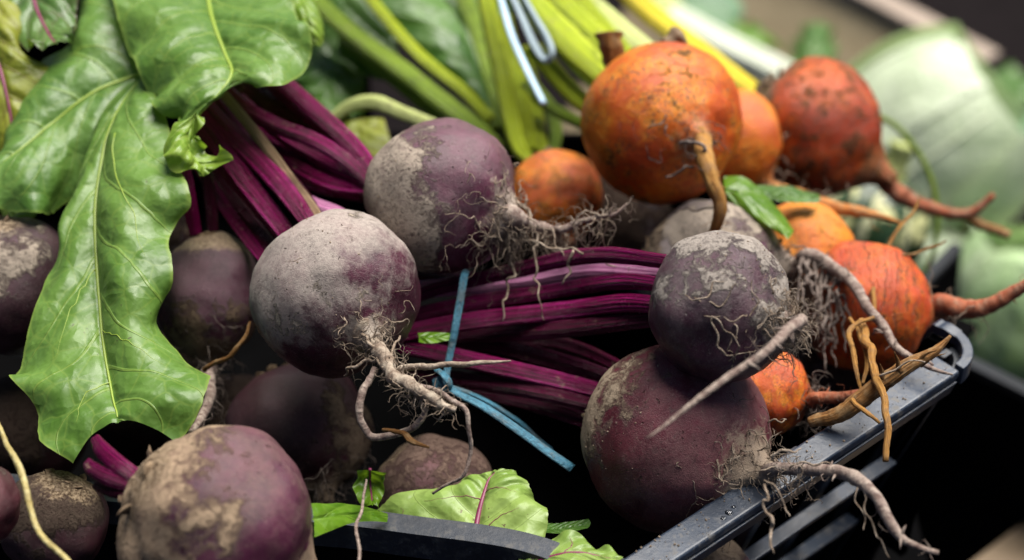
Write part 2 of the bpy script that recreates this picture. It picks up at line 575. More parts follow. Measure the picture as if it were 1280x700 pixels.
_n = s_.noise(s_.map(_uv, scale=(18, 40, 1)), 1, 4, .6)
M_TWINEPALE = s_.done(s_.mix(s_.rng(_n, .35, .65), (.30, .48, .66), (.56, .74, .88)), .45, s_.bump(_n, .0006), .5)
s_ = NT("grey_twine")
_uv = s_.coord('UV')
_n = s_.noise(s_.map(_uv, scale=(18, 40, 1)), 1, 4, .6)
M_TWINEGREY = s_.done(s_.mix(s_.rng(_n, .35, .65), (.17, .24, .28), (.38, .47, .52)), .5, s_.bump(_n, .0006), .5)

# ------------------------------------------------------------------ the setting: paving under the crates
g = NT("dark_paving")
_o = g.coord()
_a = g.noise(_o, 30, 8, .65)
_b = g.noise(_o, 2, 4, .6)
M_GROUND = g.done(g.mix(g.rng(g.math('ADD', g.math('MULTIPLY', _a, .6), g.math('MULTIPLY', _b, .4)), .35, .65), (.004, .003, .0032), (.008, .006, .0064)), .9, g.bump(_a, .003), .04)
mb = MB()
mb.add([(-60, -60, -.85), (60, -60, -.85), (60, 60, -.85), (-60, 60, -.85)], [(0, 1, 2, 3)])
tag(mb.build("ground", M_GROUND, smooth=False), kind='structure')

def wallstrip(c_, prof):
    vs, fs = [], []
    tg = np.gradient(c_, axis=0)
    n, k_ = len(c_), len(prof)
    for i in range(n):
        t = nrm(tg[i] * np.array((1, 1, 0)))
        no = np.array((t[1], -t[0], 0))
        for (k, z) in prof:
            vs.append(c_[i] + no * k + np.array((0, 0, z)))
    for i in range(n - 1):
        for k in range(k_):
            k2 = (k + 1) % k_
            fs.append((i * k_ + k, (i + 1) * k_ + k, (i + 1) * k_ + k2, i * k_ + k2))
    return vs, fs



# ------------------------------------------------------------------ the crate in front
ZR = -.016
C1 = PZ(745, 766, ZR)
C2 = PZ(1216, 453, ZR)
dR = nrm((C2 - C1) * np.array((1, 1, 0)))
nR = np.array((dR[1], -dR[0], 0))                       # outward from the right wall
C3 = C2 + np.array((-.03, .40, 0))
C4 = np.array((-.36, C1[1] + .07, ZR - .02))
C5 = np.array((-.36, C3[1], ZR))
crate = thing("plastic_crate", ((C1 + C3) / 2 * np.array((1, 1, 0)) + np.array((0, 0, -.24))),
              "dusty blue black plastic crate heaped with beetroots, its corner rim across the lower right", "crate")
DN = np.array((0, 0, -1.0))
dn = nrm(DN - nR * .30)                                 # the wall leans in towards its foot
L = np.linalg.norm(C2 - C1)
rm_ = MB()
a0 = C1 - dR * .03
rm_.box(a0, dR * (L + .022), -nR * .0128, DN * .0045)
rm_.build("rim", M_PLASTIC, crate, False, .0012)
lp = MB()
lp.box(a0 + dR * .001 + nR * .0005 + DN * .0052, dR * (L + .02), -nR * .003, dn * .0085)
lp.box(a0 + dR * .001 - nR * .007 + DN * .0052, dR * (L + .02), -nR * .003, dn * .015)
lp.build("rim_lip", M_PLASTIC, crate, False, .0006)
for k, (dd, hh) in enumerate(((.068, .013), (.118, .012), (.165, .012))):
    b_ = MB()
    o = a0 + dn * dd
    b_.box(o, dR * (L + .02), -nR * .007, dn * .0035)
    b_.box(o + dn * .0035 - nR * .0035, dR * (L + .02), -nR * .0025, dn * hh)
    b_.build("slat", M_PLASTIC, crate, False, .0008)
for k in range(5):
    b_ = MB()
    o = C1 + dR * (.022 + .046 * k) - nR * .0105 + dn * .004
    b_.box(o, dR * .006, -nR * .004, dn * .19)
    b_.build("post", M_PLASTICMID, crate, False, .0008)
# rounded corner post and the next wall
cp = MB()
ang0 = math.atan2(nR[1], nR[0])
ring = []
Rc = .019
cc = C2 + dR * -.006 - nR * (Rc + .0)
N_ = 10
span = math.radians(92)
for lvl in (0, 1):
    pass
vs, fs = [], []
for i in range(N_ + 1):
    a = ang0 + span * i / N_
    u = np.array((math.cos(a), math.sin(a), 0))
    for (rr, zz) in ((Rc, 0), (Rc - .0045, 0), (Rc - .0045, -.005), (Rc - .003, -.005), (Rc - .003, -.009), (Rc, -.009)):
        vs.append(cc + u * rr + np.array((0, 0, zz)))
for i in range(N_):
    for k in range(6):
        k2 = (k + 1) % 6
        fs.append((i * 6 + k, (i + 1) * 6 + k, (i + 1) * 6 + k2, i * 6 + k2))
fs.append((0, 1, 2, 3, 4, 5))
fs.append(tuple(N_ * 6 + k for k in range(6))[::-1])
cp.add(vs, fs)
cp.build("rim_corner", M_PLASTIC, crate, False, .0006)
cw = MB()
vs, fs = [], []
for i in range(N_ + 1):
    a = ang0 - .0 + span * i / N_
    u = np.array((math.cos(a), math.sin(a), 0))
    top = cc + u * (Rc - .004) + DN * .006
    for (w_, zz) in ((0, 0), (-.003, 0), (-.003, 1), (0, 1)):
        vs.append(top + u * w_ + (dn * .2 if zz else 0))
for i in range(N_):
    for k in range(4):
        k2 = (k + 1) % 4
        fs.append((i * 4 + k, (i + 1) * 4 + k, (i + 1) * 4 + k2, i * 4 + k2))
cw.add(vs, fs)
cw.build("corner_post", M_PLASTICMID, crate, False)
u_end = np.array((math.cos(ang0 + span), math.sin(ang0 + span), 0))
e0 = cc + u_end * Rc
t_end = np.array((-u_end[1], u_end[0], 0))
b_ = MB()
ez_ = [e0 - t_end * .004, e0 + t_end * .004, e0 + t_end * .010 + DN * .006, e0 + t_end * .022 + DN * .05, e0 + t_end * .06 + DN * .085, e0 + t_end * .3 + DN * .085]
b_.add(*wallstrip(spline(ez_, 40), [(0, 0), (-.0055, 0), (-.0055, -.0045), (0, -.0045)]))
b_.build("rim", M_PLASTIC, crate, False, .001)
b_ = MB()
b_.add(*wallstrip(spline(ez_, 40), [(-.004, -.006), (-.008, -.006), (-.012, -.13), (-.008, -.13)]))
b_.box(C5 + DN * .05 - np.array((0, .006, 0)), (C3 - C5) * .52, np.array((0, .004, 0)), DN * .17)
b_.box(C5 + DN * .15, C3 - C5, np.array((0, .004, 0)), DN * .07)
b_.box(C4 + DN * .04, C5 - C4, np.array((.004, 0, 0)), DN * .16)
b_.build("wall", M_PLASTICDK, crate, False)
# front wall rim, dipping and softly rounded
FR = [P(385, 652, .652), P(430, 656, .650), P(520, 668, .645), P(590, 677, .640), P(650, 688, .634), P(700, 706, .626), P(740, 735, .612)]
FR = [P(-120, 600, .685), P(150, 628, .668)] + FR
b_ = MB()
c_ = spline(FR, 60)
vs, fs = [], []
tg = np.gradient(c_, axis=0)
for i in range(60):
    t = nrm(tg[i] * np.array((1, 1, 0)))
    no = np.array((t[1], -t[0], 0))
    for (k, z) in ((0, 0), (-.0095, .0), (-.0095, -.004), (-.0035, -.004), (-.0035, -.013), (0, -.013)):
        vs.append(c_[i] + no * k + np.array((0, 0, z)))
for i in range(59):
    for k in range(6):
        k2 = (k + 1) % 6
        fs.append((i * 6 + k, (i + 1) * 6 + k, (i + 1) * 6 + k2, i * 6 + k2))
b_.add(vs, fs)
b_.build("rim", M_PLASTICMID, crate, False, .0009)
b_ = MB()
vs, fs = [], []
for i in range(60):
    t = nrm(tg[i] * np.array((1, 1, 0)))
    no = np.array((t[1], -t[0], 0))
    vs += [c_[i] - no * .008 + DN * .005, c_[i] - no * .012 + DN * .005, c_[i] - no * .05 + DN * .2, c_[i] - no * .046 + DN * .2]
for i in range(59):
    for k in range(4):
        k2 = (k + 1) % 4
        fs.append((i * 4 + k, (i + 1) * 4 + k, (i + 1) * 4 + k2, i * 4 + k2))
b_.add(vs, fs)
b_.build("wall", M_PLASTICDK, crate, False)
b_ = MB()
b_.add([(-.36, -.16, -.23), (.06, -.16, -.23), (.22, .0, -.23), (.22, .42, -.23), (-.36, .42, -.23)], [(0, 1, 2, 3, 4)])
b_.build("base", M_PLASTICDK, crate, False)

# ------------------------------------------------------------------ beetroots
PROFILE = {
    'round': [(-.90, .0), (-.925, .12), (-.93, .24), (-.90, .36), (-.80, .56), (-.62, .78), (-.35, .94), (0, 1.0), (.32, .955), (.60, .80), (.80, .59), (.93, .37), (1.02, .22), (1.12, .14), (1.22, .10), (1.23, .0)],
    'taper': [(-.78, .0), (-.82, .15), (-.84, .32), (-.80, .50), (-.68, .74), (-.45, .93), (-.15, 1.0), (.2, .97), (.5, .85), (.77, .66), (.98, .44), (1.13, .27), (1.28, .17), (1.42, .12), (1.44, .0)],
}


def frame(a):
    r = np.array((.2, .3, .9)) if abs(a[2]) < .9 else np.array((1, .1, .1))
    e1 = nrm(np.cross(a, r))
    return e1, np.cross(a, e1)


class Beet:
    pass


def beet(name, label, cat, group, px, py, rpx, d, axis, mat, seed, prof='round', stretch=1.0, lump=.06, scales=14, part="bulb"):
    B = Beet()
    B.c = P(px, py, d)
    B.d = d
    B.R = R = rpx * d / FPX
    B.a = a = A(*axis)
    B.seed = seed
    B.st = stretch
    B.root = thing(name, B.c, label, cat, group)
    e1, e2 = frame(a)
    pr = spline(PROFILE[prof], 84)
    ns = 80
    verts, faces = [], []
    for i, (x, r) in enumerate(pr):
        r = max(r, .0)
        for k in range(ns):
            t = 2 * math.pi * k / ns
            u = e1 * math.cos(t) + e2 * math.sin(t)
            p = a * x * stretch + u * r
            q = nrm(p)
            f = 1 + lump * (1.3 * nz(q, 1.3, seed) + .7 * nz(q, 2.7, seed + 5)) + .010 * nz(q, 7, seed + 9) + .004 * nz(q, 17, seed)
            # shallow dents and lengthwise creases towards the tail and the crown
            f -= .010 * max(0.0, math.sin(x * 34 + 2.5 * nz(q, 2, seed))) ** 4 * max(0, abs(x) - .35) * (1 if prof == 'taper' or 'golden' in name else .55)
            f -= .012 * max(0, abs(x) - .55) * (1 + math.sin(5 * t + seed + 2 * nz(q, 3, seed)))
            verts.append(B.c + p * R * f)
    n = len(pr)
    for i in range(n - 1):
        for k in range(ns):
            k2 = (k + 1) % ns
            faces.append((i * ns + k, i * ns + k2, (i + 1) * ns + k2, (i + 1) * ns + k))
    m = MB()
    m.add(verts, faces)
    B.bulb = m.build(part, mat(R, a, seed), B.root)
    if scales:
        # torn brown leaf scales round the crown
        rg = random.Random(seed * 31 + 7)
        m = MB()
        for k in range(scales):
            t = rg.uniform(0, 6.283)
            u = e1 * math.cos(t) + e2 * math.sin(t)
            rr = rg.uniform(.16, .42)
            base = B.c + (-a * (.93 - rr * rr * .5) * stretch + u * rr) * R
            out = nrm(-a * rg.uniform(.3, 1.0) + u * rg.uniform(.2, 1.0))
            sd2 = np.cross(a, u)
            w, h = rg.uniform(.06, .13) * R, rg.uniform(.04, .12) * R
            pts = [base - out * .03 * R, base + out * h * .5 + u * .01 * R, base + out * h + u * rg.uniform(-.05, .08) * R]
            m.tube(pts, [w, w * .9, w * .15], 7, 8, flat=.28, side=u, bump=.3, seed=k * 1.3)
        m.build("crown", M_CROWN, B.root)
    return B


def pts3(B, pl):
    return [P(*q) for q in pl]


def taproot(B, pl, hw, mat, seed=0, wob=.0022, n=60, bump=.22, name="taproot", start=True, sides=12, wf=45):
    """main root: leaves the tail of the bulb and follows pl (px, py, distance); hw half widths in px"""
    pts = pts3(B, pl)
    rad = [h * q[2] / FPX for h, q in zip(hw, pl)]
    if start:
        t0 = B.c + B.a * B.R * B.st * .98
        t1 = B.c + B.a * B.R * B.st * 1.16
        pts = [t0, t1] + pts
        rad = [B.R * .19, max(B.R * .11, rad[0])] + rad
    m = MB()
    m.tube(pts, rad, n, sides, wob=wob, bump=bump, seed=seed, wfreq=wf)
    # little side nubs
    rg = random.Random(int(seed * 13) + 3)
    c = spline(pts, 40)
    for k in range(7):
        i = rg.randint(8, 36)
        dr = nrm(np.array([rg.gauss(0, 1) for _ in range(3)]))
        q = c[i]
        m.tube([q, q + dr * .0028, q + dr * .005 + DN * .001], [.0007, .0005, .0002], 6, 6)
    rt_ = random.Random(int(seed * 7) + 1)
    for k in range(22):
        i = rt_.randint(4, 38)
        hair_walk(m, c[i], np.array([rt_.gauss(0, 1) for _ in range(3)]), rt_.uniform(.004, .013), rt_.uniform(.00012, .00026), .08, .5, rt_, None)
    o = m.build(name, mat, B.root)
    B.tap = o
    B.tap_pts = c
    return o


def hair_walk(m, p, dr, L, r, droop, curl, rg, body=None, step=.0011, branch=.45, lvl=0):
    n = max(4, int(L / step))
    pts = [p.copy()]
    d = nrm(dr)
    ph = rg.uniform(0, 100)
    for i in range(n):
        d = d + np.array([rg.gauss(0, 1) for _ in range(3)]) * curl * .7
        d = d + np.array((mnoise.noise(Vector((ph, i * .35, 0))), mnoise.noise(Vector((ph, i * .35, 7))), mnoise.noise(Vector((ph, i * .35, 15))))) * curl * 1.7
        d = nrm(d + np.array((0, 0, -droop)))
        p = p + d * step
        if body is not None:
            c, R = body
            v = p - c
            l = np.linalg.norm(v)
            if l < R * 1.015:
                p = c + v / l * R * 1.015
        pts.append(p.copy())
        if lvl < 2 and i > 2 and rg.random() < branch * step / .006:
            hair_walk(m, p, d + np.array([rg.gauss(0, 1) for _ in range(3)]) * .9, L * rg.uniform(.2, .5), r * .6, droop, curl, rg, body, step, branch, lvl + 1)
    if body is not None:
        pass
    m.tube(pts, [r, r * .8, r * .6, r * .25], max(6, int(n * 1.3)), 5)


def on(B, px, py, lift=.0007):
    """the point of the bulb's face seen at (px, py), just above the skin"""
    dr = FW + RT * ((px - 640) / FPX) - UP * ((py - 350) / FPX)
    oc = CAM - B.c
    a_, b_, c_ = dr @ dr, 2 * (dr @ oc), oc @ oc - (B.R + lift) ** 2
    D_ = b_ * b_ - 4 * a_ * c_
    if D_ < 0:
        return (px, py, -b_ / (2 * a_))
    return (px, py, (-b_ - math.sqrt(D_)) / (2 * a_))


def face(B, pl, hw):
    q = spline(pl, 14)
    return ([on(B, x, y) for x, y in q], list(np.interp(np.linspace(0, 1, 14), np.linspace(0, 1, len(hw)), hw)))


def beard(B, n, L, r=.00035, droop=.12, curl=.35, spread=35, along=(2, 18), mat=None, seed=0, strands=(), tail=.5, cling=True, out=.7, parent=None, bias=None):
    """fine roots: n walks that start on the tail of the bulb or on the taproot"""
    rg = random.Random(seed * 17 + 11)
    m = MB()
    e1, e2 = frame(B.a)
    for k in range(int(n * 2.4)):
        if rg.random() < tail:
            ph = math.radians(abs(rg.gauss(0, 1)) * spread)
            t = rg.uniform(0, 6.283)
            u = nrm(B.a * math.cos(ph) + (e1 * math.cos(t) + e2 * math.sin(t)) * math.sin(ph))
            p = B.c + (u + B.a * np.dot(u, B.a) * (B.st - 1)) * B.R * 1.0
            dr = nrm(u * out + np.array([rg.gauss(0, 1) for _ in range(3)]) * .6)
        else:
            p = B.tap_pts[rg.randint(*along)]
            dr = nrm(np.array([rg.gauss(0, 1) for _ in range(3)]))
        if bias is not None:
            dr = nrm(dr + bias)
        hair_walk(m, p, dr, L * rg.uniform(.3, 1.25), r * rg.choice((.45, .55, .7, .9, 1.3)), droop, curl, rg, (B.c, B.R) if cling else None)
    for (pl, hw) in strands:
        m.tube([P(*q) for q in pl], [.72 * h * q[2] / FPX for h, q in zip(hw, pl)], 60, 7, wob=.0034, bump=.4, seed=len(pl) + pl[0][0] * .1, wfreq=170)
    return m.build("root_hairs", mat or M_HAIR, parent or B.tap, kind='stuff')


def strand(B, pl, hw, mat, name="side_root", wob=.002, seed=1.0, n=44):
    m = MB()
    m.tube([P(*q) for q in pl], [h * q[2] / FPX for h, q in zip(hw, pl)], n, 9, wob=wob, bump=.28, seed=seed + pl[0][0] * .03, wfreq=90)
    return m.build(name, mat, B.root)


def stalk(B, pl, hw, mat=None, flat=.72, seed=0.0, name="leaf_stalk", parent=None, label=None, ridge=.06):
    m = MB()
    if mat in (None, M_STALK, M_STALKDK):
        hw, flat = [h * .86 for h in hw], .92
    s0 = seed + pl[0][0] * .13 + pl[0][1] * .07
    m.tube([P(*q) for q in pl], [h * q[2] / FPX for h, q in zip(hw, pl)], 44, 56, ridge=ridge, nr=5, flat=flat, seed=s0, bump=.05, side=nrm(-FW + UP * .3), chan=.22, wob=.0012, wfreq=22)
    o = m.build(name, mat or M_STALK, parent or B.root)
    if label:
        o['label'] = label
    return o


GP = "purple beetroots heaped in the crate"
GO = "golden orange beetroots behind the purple ones"
UPV = (0, .1, 1)


def sk(**kw):
    return lambda R, a, s: purple_skin(R, a, s, **kw)


def so(**kw):
    return lambda R, a, s: orange_skin(R, a, s, **kw)


# B1: upper middle, crown to the left, hairy tail to the right
b1 = beet("beetroot", "purple beetroot with pale soil on its crown end and a hairy nest at its tip", "beetroot", GP,
          553, 247, 97, .722, (.80, .24, -.42), sk(soft=.042, film=.22, film_col=(.36, .29, .29), cake=-.05, cake_dir=A(-.85, .0, -.2), cake_k=.28, c1=(.036, .008, .018), c2=(.105, .015, .042)), 1)
taproot(b1, [(674, 284, .715), (702, 287, .712), (738, 276, .71), (766, 268, .71), (781, 255, .71)], [7, 5, 3.2, 2.2, 1.1], M_ROOT, 1.3, bump=.4)
beard(b1, 95, .024, .00029, .24, .5, 24, (4, 30), seed=1, tail=.55, strands=[
    ([(650, 300, .72), (640, 330, .715), (632, 370, .71), (628, 400, .71)], [3, 3, 2, .8]),
    ([(672, 290, .715), (668, 330, .71), (672, 365, .708), (682, 393, .706)], [2.6, 2, 1.6, .7]),
    ([(690, 285, .71), (705, 320, .708), (712, 312, .706), (702, 352, .706)], [2.2, 2, 2.8, 1.5]),
    ([(660, 300, .71), (700, 312, .705), (750, 318, .70), (768, 333, .70)], [2, 2, 2, 1.2]),
    face(b1, [(556, 268), (585, 270), (605, 290), (625, 302)], [.8, 1.2, 1.5, 1.5]), face(b1, [(575, 310), (596, 300), (618, 296), (636, 280)], [.8, 1.2, 1.5, 1.5]), face(b1, [(600, 246), (620, 255), (640, 262)], [.8, 1.5, 2]),
    ([(720, 272, .71), (730, 262, .708), (745, 265, .708), (765, 262, .708)], [1.2, 1.3, 1, .6]),
    ([(642, 240, .72), (655, 262, .715), (668, 290, .712)], [2, 3, 2])])
# B2: centre left, dusty grey
b2 = beet("beetroot", "large round beetroot under grey dust, its pale forked tail pointing towards the viewer", "beetroot", GP,
          420, 367, 105, .684, (.47, .50, -.72), sk(soft=.03, film=.76, film_col=(.44, .395, .345), film_dir=A(-.4, -.7, -.1), film_k=.30, cake=-.13, cake_dir=A(-.2, .2, -1), cake_k=.05, c1=(.028, .007, .013), c2=(.075, .011, .028)), 2, lump=.05, stretch=.94)
taproot(b2, [(490, 462, .645), (515, 488, .635), (545, 503, .63), (567, 513, .628)], [9, 7.5, 6.5, 3.5], M_ROOTPALE, 2.2, bump=.6, wob=.004)
strand(b2, [(515, 480, .637), (555, 492, .632), (583, 515, .63), (590, 560, .632), (572, 597, .635), (541, 616, .64)], [4, 3.6, 3.2, 2.7, 2.3, 1.6], M_ROOT)
strand(b2, [(498, 462, .645), (540, 456, .64), (590, 452, .635), (641, 451, .632)], [5, 4, 3.2, 1.2], M_ROOTPALE)
strand(b2, [(470, 460, .65), (452, 500, .645), (462, 540, .645), (492, 548, .643), (515, 530, .64), (535, 500, .636)], [5, 5, 4.8, 4.4, 4.8, 3], M_ROOT)
strand(b2, [(478, 537, .64), (500, 540, .637), (515, 550, .634), (540, 558, .632)], [2, 3.5, 4, 1.5], M_ROOTBRN)
beard(b2, 110, .015, .0003, .10, .6, 20, (2, 34), seed=2, tail=.25, mat=M_HAIR, strands=[
    ([(452, 418, .655), (470, 430, .65), (482, 455, .645)], [3, 3.5, 3]),
    ([(500, 420, .66), (490, 438, .652), (478, 455, .648)], [2, 2.5, 2]),
    ([(430, 470, .66), (450, 458, .652), (472, 450, .65)], [1.5, 3, 3])])
# B3: behind the big leaf
b3 = beet("beetroot", "oval beetroot half hidden behind the hanging green leaf, brown at its hairy lower tip", "beetroot", GP,
          262, 368, 66, .745, (.03, 1, -.12), sk(film=.30, film_col=(.22, .17, .18), cake=-.10, cake_dir=A(0, .9, -.3), cake_k=.18, cake_col=(.16, .115, .075), c1=(.032, .010, .018), c2=(.075, .015, .034)), 3, stretch=1.22)
taproot(b3, [(262, 470, .72), (262, 500, .705), (255, 522, .69), (238, 542, .675)], [8, 7, 6, 4], M_ROOT, 3.1)
strand(b3, [(255, 462, .70), (275, 450, .695), (300, 432, .692), (313, 402, .70)], [3, 3, 3.2, 1.5], M_ROOTBRN)
beard(b3, 40, .02, .0003, .25, .4, 35, (2, 24), seed=3, mat=M_HAIRDK, tail=.6)
stalk(b3, [(228, 200, .735), (236, 245, .735), (246, 292, .74)], [10, 11, 9])
stalk(b3, [(258, 215, .745), (264, 255, .745), (266, 294, .745)], [8, 9, 8], M_STALKDK)
# B4: far left
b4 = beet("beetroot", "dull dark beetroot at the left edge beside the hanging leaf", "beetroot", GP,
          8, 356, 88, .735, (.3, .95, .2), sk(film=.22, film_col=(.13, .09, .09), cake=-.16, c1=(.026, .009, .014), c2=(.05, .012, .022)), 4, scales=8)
# B5: bottom left, tan crown side
b5 = beet("beetroot", "big beetroot at bottom left with rough tan skin and cut magenta stubs", "beetroot", GP,
          268, 652, 122, .600, (.84, .50, .20), sk(film=.32, film_col=(.27, .19, .155), film_dir=A(-.3, -.9, 0), film_k=.25, cake=-.03, cake_dir=A(-.9, -.35, -.1), cake_k=.34, cake_col=(.34, .25, .165), c1=(.036, .009, .020), c2=(.095, .016, .042), gloss=.32), 5, scales=5)
stalk(b5, [(172, 598, .60), (150, 582, .603), (128, 562, .61), (118, 548, .615)], [13, 13, 12, 8])
stalk(b5, [(168, 606, .60), (140, 598, .603), (116, 586, .61), (108, 578, .612)], [12, 12, 11, 8])
stalk(b5, [(165, 618, .60), (140, 614, .605), (120, 606, .612)], [10, 9, 7], M_STALKDK)
# B6: dark, below B2
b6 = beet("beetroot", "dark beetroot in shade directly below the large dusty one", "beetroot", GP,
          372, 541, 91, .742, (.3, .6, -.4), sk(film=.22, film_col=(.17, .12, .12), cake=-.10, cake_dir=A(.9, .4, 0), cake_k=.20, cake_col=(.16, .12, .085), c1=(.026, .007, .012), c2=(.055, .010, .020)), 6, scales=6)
b6.tap_pts = np.array([P(350, 470, .71)] * 40)
beard(b6, 26, .025, .0003, .2, .35, 60, seed=6, mat=M_HAIRDK, tail=1, parent=b6.bulb, strands=[([(380, 600, .70), (400, 590, .70), (418, 575, .702)], [1, 1.5, 1])])
# B7: brown, low in the gap
b7 = beet("beetroot", "brownish soil-covered beetroot low in the gap above the pale torn leaf", "beetroot", GP,
          543, 622, 79, .715, (.5, .4, -.2), sk(film=.7, film_col=(.17, .115, .10), cake=.04, cake_dir=(0, 0, 1), cake_k=.1, cake_col=(.17, .115, .09), c1=(.06, .02, .028), c2=(.12, .03, .045)), 7, scales=0)
# B8: upper right of the purple ones
b8 = beet("beetroot", "beetroot with a grey dusty cap and a long root slanting down left across its neighbour", "beetroot", GP,
          901, 384, 92, .645, (.76, .20, -.60), sk(soft=.036, film=.24, film_col=(.36, .32, .30), film_dir=UPV, film_k=.2, cake=-.02, cake_dir=A(.30, -1, .1), cake_k=.19, cake_col=(.31, .275, .24), c1=(.022, .006, .013), c2=(.065, .012, .030)), 8.2)
taproot(b8, [(996, 406, .618), (1002, 402, .606), (975, 420, .588), (935, 453, .58), (880, 500, .572), (812, 545, .565)], [8, 7.5, 6.5, 5.5, 4, 1.2], M_ROOT, 8.3, wob=.0025)
beard(b8, 85, .018, .00033, .06, .62, 17, (3, 11), seed=8, tail=.7, mat=M_HAIR, out=.9, strands=[
    face(b8, [(905, 352), (890, 362), (880, 372), (862, 368)], [.8, 1.5, 1.8, .8]),
    face(b8, [(868, 372), (882, 376), (900, 372), (918, 360)], [1, 1.6, 1.4, .8]),
    face(b8, [(900, 395), (893, 410), (905, 432), (915, 455)], [1.2, 2, 2, 1.2]),
    face(b8, [(940, 350), (942, 380), (930, 410)], [.8, 1.2, 1]),
    face(b8, [(880, 395), (895, 402), (915, 420), (925, 445)], [1, 1.8, 1.5, 1]),
    face(b8, [(905, 396), (918, 402), (928, 398), (935, 388)], [1, 1.4, 1.2, .8]),
    face(b8, [(915, 422), (905, 436), (918, 448), (912, 468)], [1, 1.5, 1.2, .8])])
# B9: lower right, on the rim
b9 = beet("beetroot", "large red-purple beetroot resting on the crate rim with a thick root over the rim", "beetroot", GP,
          845, 548, 120, .674, (.74, .24, -.63), sk(film=.34, film_col=(.25, .165, .155), film_dir=A(.6, .4, -.3), film_k=.22, cake=-.17, cake_dir=A(-.85, -.4, .1), cake_k=.24, cake_col=(.30, .24, .17), c1=(.050, .0075, .013), c2=(.120, .014, .027), gloss=.42), 9.6, stretch=1.0, lump=.035)
taproot(b9, [(972, 584, .638), (1015, 587, .627), (1058, 596, .615), (1092, 617, .605), (1112, 652, .598), (1132, 674, .594), (1172, 692, .588)], [8, 8, 9, 8, 6.5, 5, 3], M_ROOT, 9.1, wob=.0028, bump=.3)
beard(b9, 90, .018, .00034, .16, .6, 20, (3, 14), seed=9, tail=.6, strands=[
    face(b9, [(925, 570), (908, 588), (900, 612), (888, 645)], [2, 2.8, 2.3, 1]),
    ([(955, 605, .61), (960, 630, .606), (962, 655, .603), (972, 690, .60)], [2.5, 2.6, 3.4, 1.5]),
    ([(955, 600, .61), (975, 615, .607), (980, 632, .605), (990, 645, .604)], [1.5, 1.6, 1.5, .8]),
    ([(965, 575, .62), (975, 560, .618), (990, 570, .617), (1005, 562, .618)], [2, 2.5, 2, 1]),
    ([(1060, 600, .613), (1072, 620, .608), (1080, 660, .604)], [1.6, 1.5, 1]),
    ([(1080, 612, .607), (1090, 650, .602), (1110, 692, .598)], [1.6, 1.8, 1.2]),
    ([(995, 580, .622), (1010, 578, .62), (1037, 582, .617)], [1.6, 2, 1.4])])
# B10: grey, behind B8
b10 = beet("beetroot", "grey dusty beetroot under the golden root, trailing a long curved root to the rim", "beetroot", GP,
           893, 328, 79, .775, (.97, .06, -.22), sk(film=.9, film_col=(.38, .335, .31), film_dir=A(-.5, -.6, 0), film_k=.3, cake=-.13, c1=(.045, .012, .026), c2=(.12, .03, .07)), 10.4, stretch=1.15)
taproot(b10, [(1010, 318, .755), (1042, 334, .745), (1070, 362, .73), (1092, 396, .715), (1115, 432, .70), (1150, 452, .69), (1192, 461, .685)], [9, 8.5, 7, 6.5, 5.5, 4, 1.2], M_ROOT, 10.3, wob=.0028)
rs = random.Random(5)
st10 = []
for k in range(17):
    x = rs.uniform(1002, 1058)
    y = 322 + (x - 1002) * .35
    x1 = x + rs.uniform(-14, 10)
    ln_ = rs.uniform(60, 165) * (1 - .35 * abs(x - 1025) / 30)
    st10.append(([(x, y, .75), (x + rs.uniform(-9, 9), y + ln_ * .35, .742), (x1 + rs.uniform(-8, 8), y + ln_ * .7, .737), (x1 + rs.uniform(-10, 8), y + ln_, .735)], [rs.uniform(2, 4.2), 3, rs.uniform(1.5, 3), 1]))
beard(b10, 55, .03, .00036, .32, .4, 16, (2, 18), seed=10, tail=.3, mat=M_HAIRDK, strands=st10)
# B11, B12: bottom left corner
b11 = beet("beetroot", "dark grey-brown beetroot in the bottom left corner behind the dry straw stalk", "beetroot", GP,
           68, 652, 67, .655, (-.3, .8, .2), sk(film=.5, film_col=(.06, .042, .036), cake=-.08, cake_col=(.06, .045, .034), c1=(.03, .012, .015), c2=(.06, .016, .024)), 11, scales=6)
b12 = beet("beetroot", "reddish beetroot cut off by the left edge near the bottom corner", "beetroot", GP,
           -34, 632, 57, .61, (.2, .9, 0), sk(film=.3, film_col=(.25, .14, .14), cake=-.12, c1=(.04, .008, .012), c2=(.08, .012, .022)), 12, scales=0)
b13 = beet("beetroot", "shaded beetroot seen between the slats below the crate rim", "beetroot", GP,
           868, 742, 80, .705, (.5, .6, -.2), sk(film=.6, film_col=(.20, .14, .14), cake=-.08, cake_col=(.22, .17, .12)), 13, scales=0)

# beets deeper in the heap; skin, film and soil colours blackened to paint shade
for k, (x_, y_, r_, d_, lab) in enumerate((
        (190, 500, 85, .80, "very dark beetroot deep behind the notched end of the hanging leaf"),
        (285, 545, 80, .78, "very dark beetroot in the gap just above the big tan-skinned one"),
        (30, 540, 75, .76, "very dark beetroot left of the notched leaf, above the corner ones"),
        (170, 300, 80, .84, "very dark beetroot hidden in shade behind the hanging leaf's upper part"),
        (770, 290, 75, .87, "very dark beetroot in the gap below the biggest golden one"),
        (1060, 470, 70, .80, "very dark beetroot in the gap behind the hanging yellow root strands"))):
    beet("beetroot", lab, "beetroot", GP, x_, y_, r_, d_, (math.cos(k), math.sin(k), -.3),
         sk(film=.2, film_col=(.05, .035, .03), cake=-.04, cake_col=(.05, .036, .028), c1=(.012, .004, .006), c2=(.028, .006, .011)), 40 + k, scales=0)

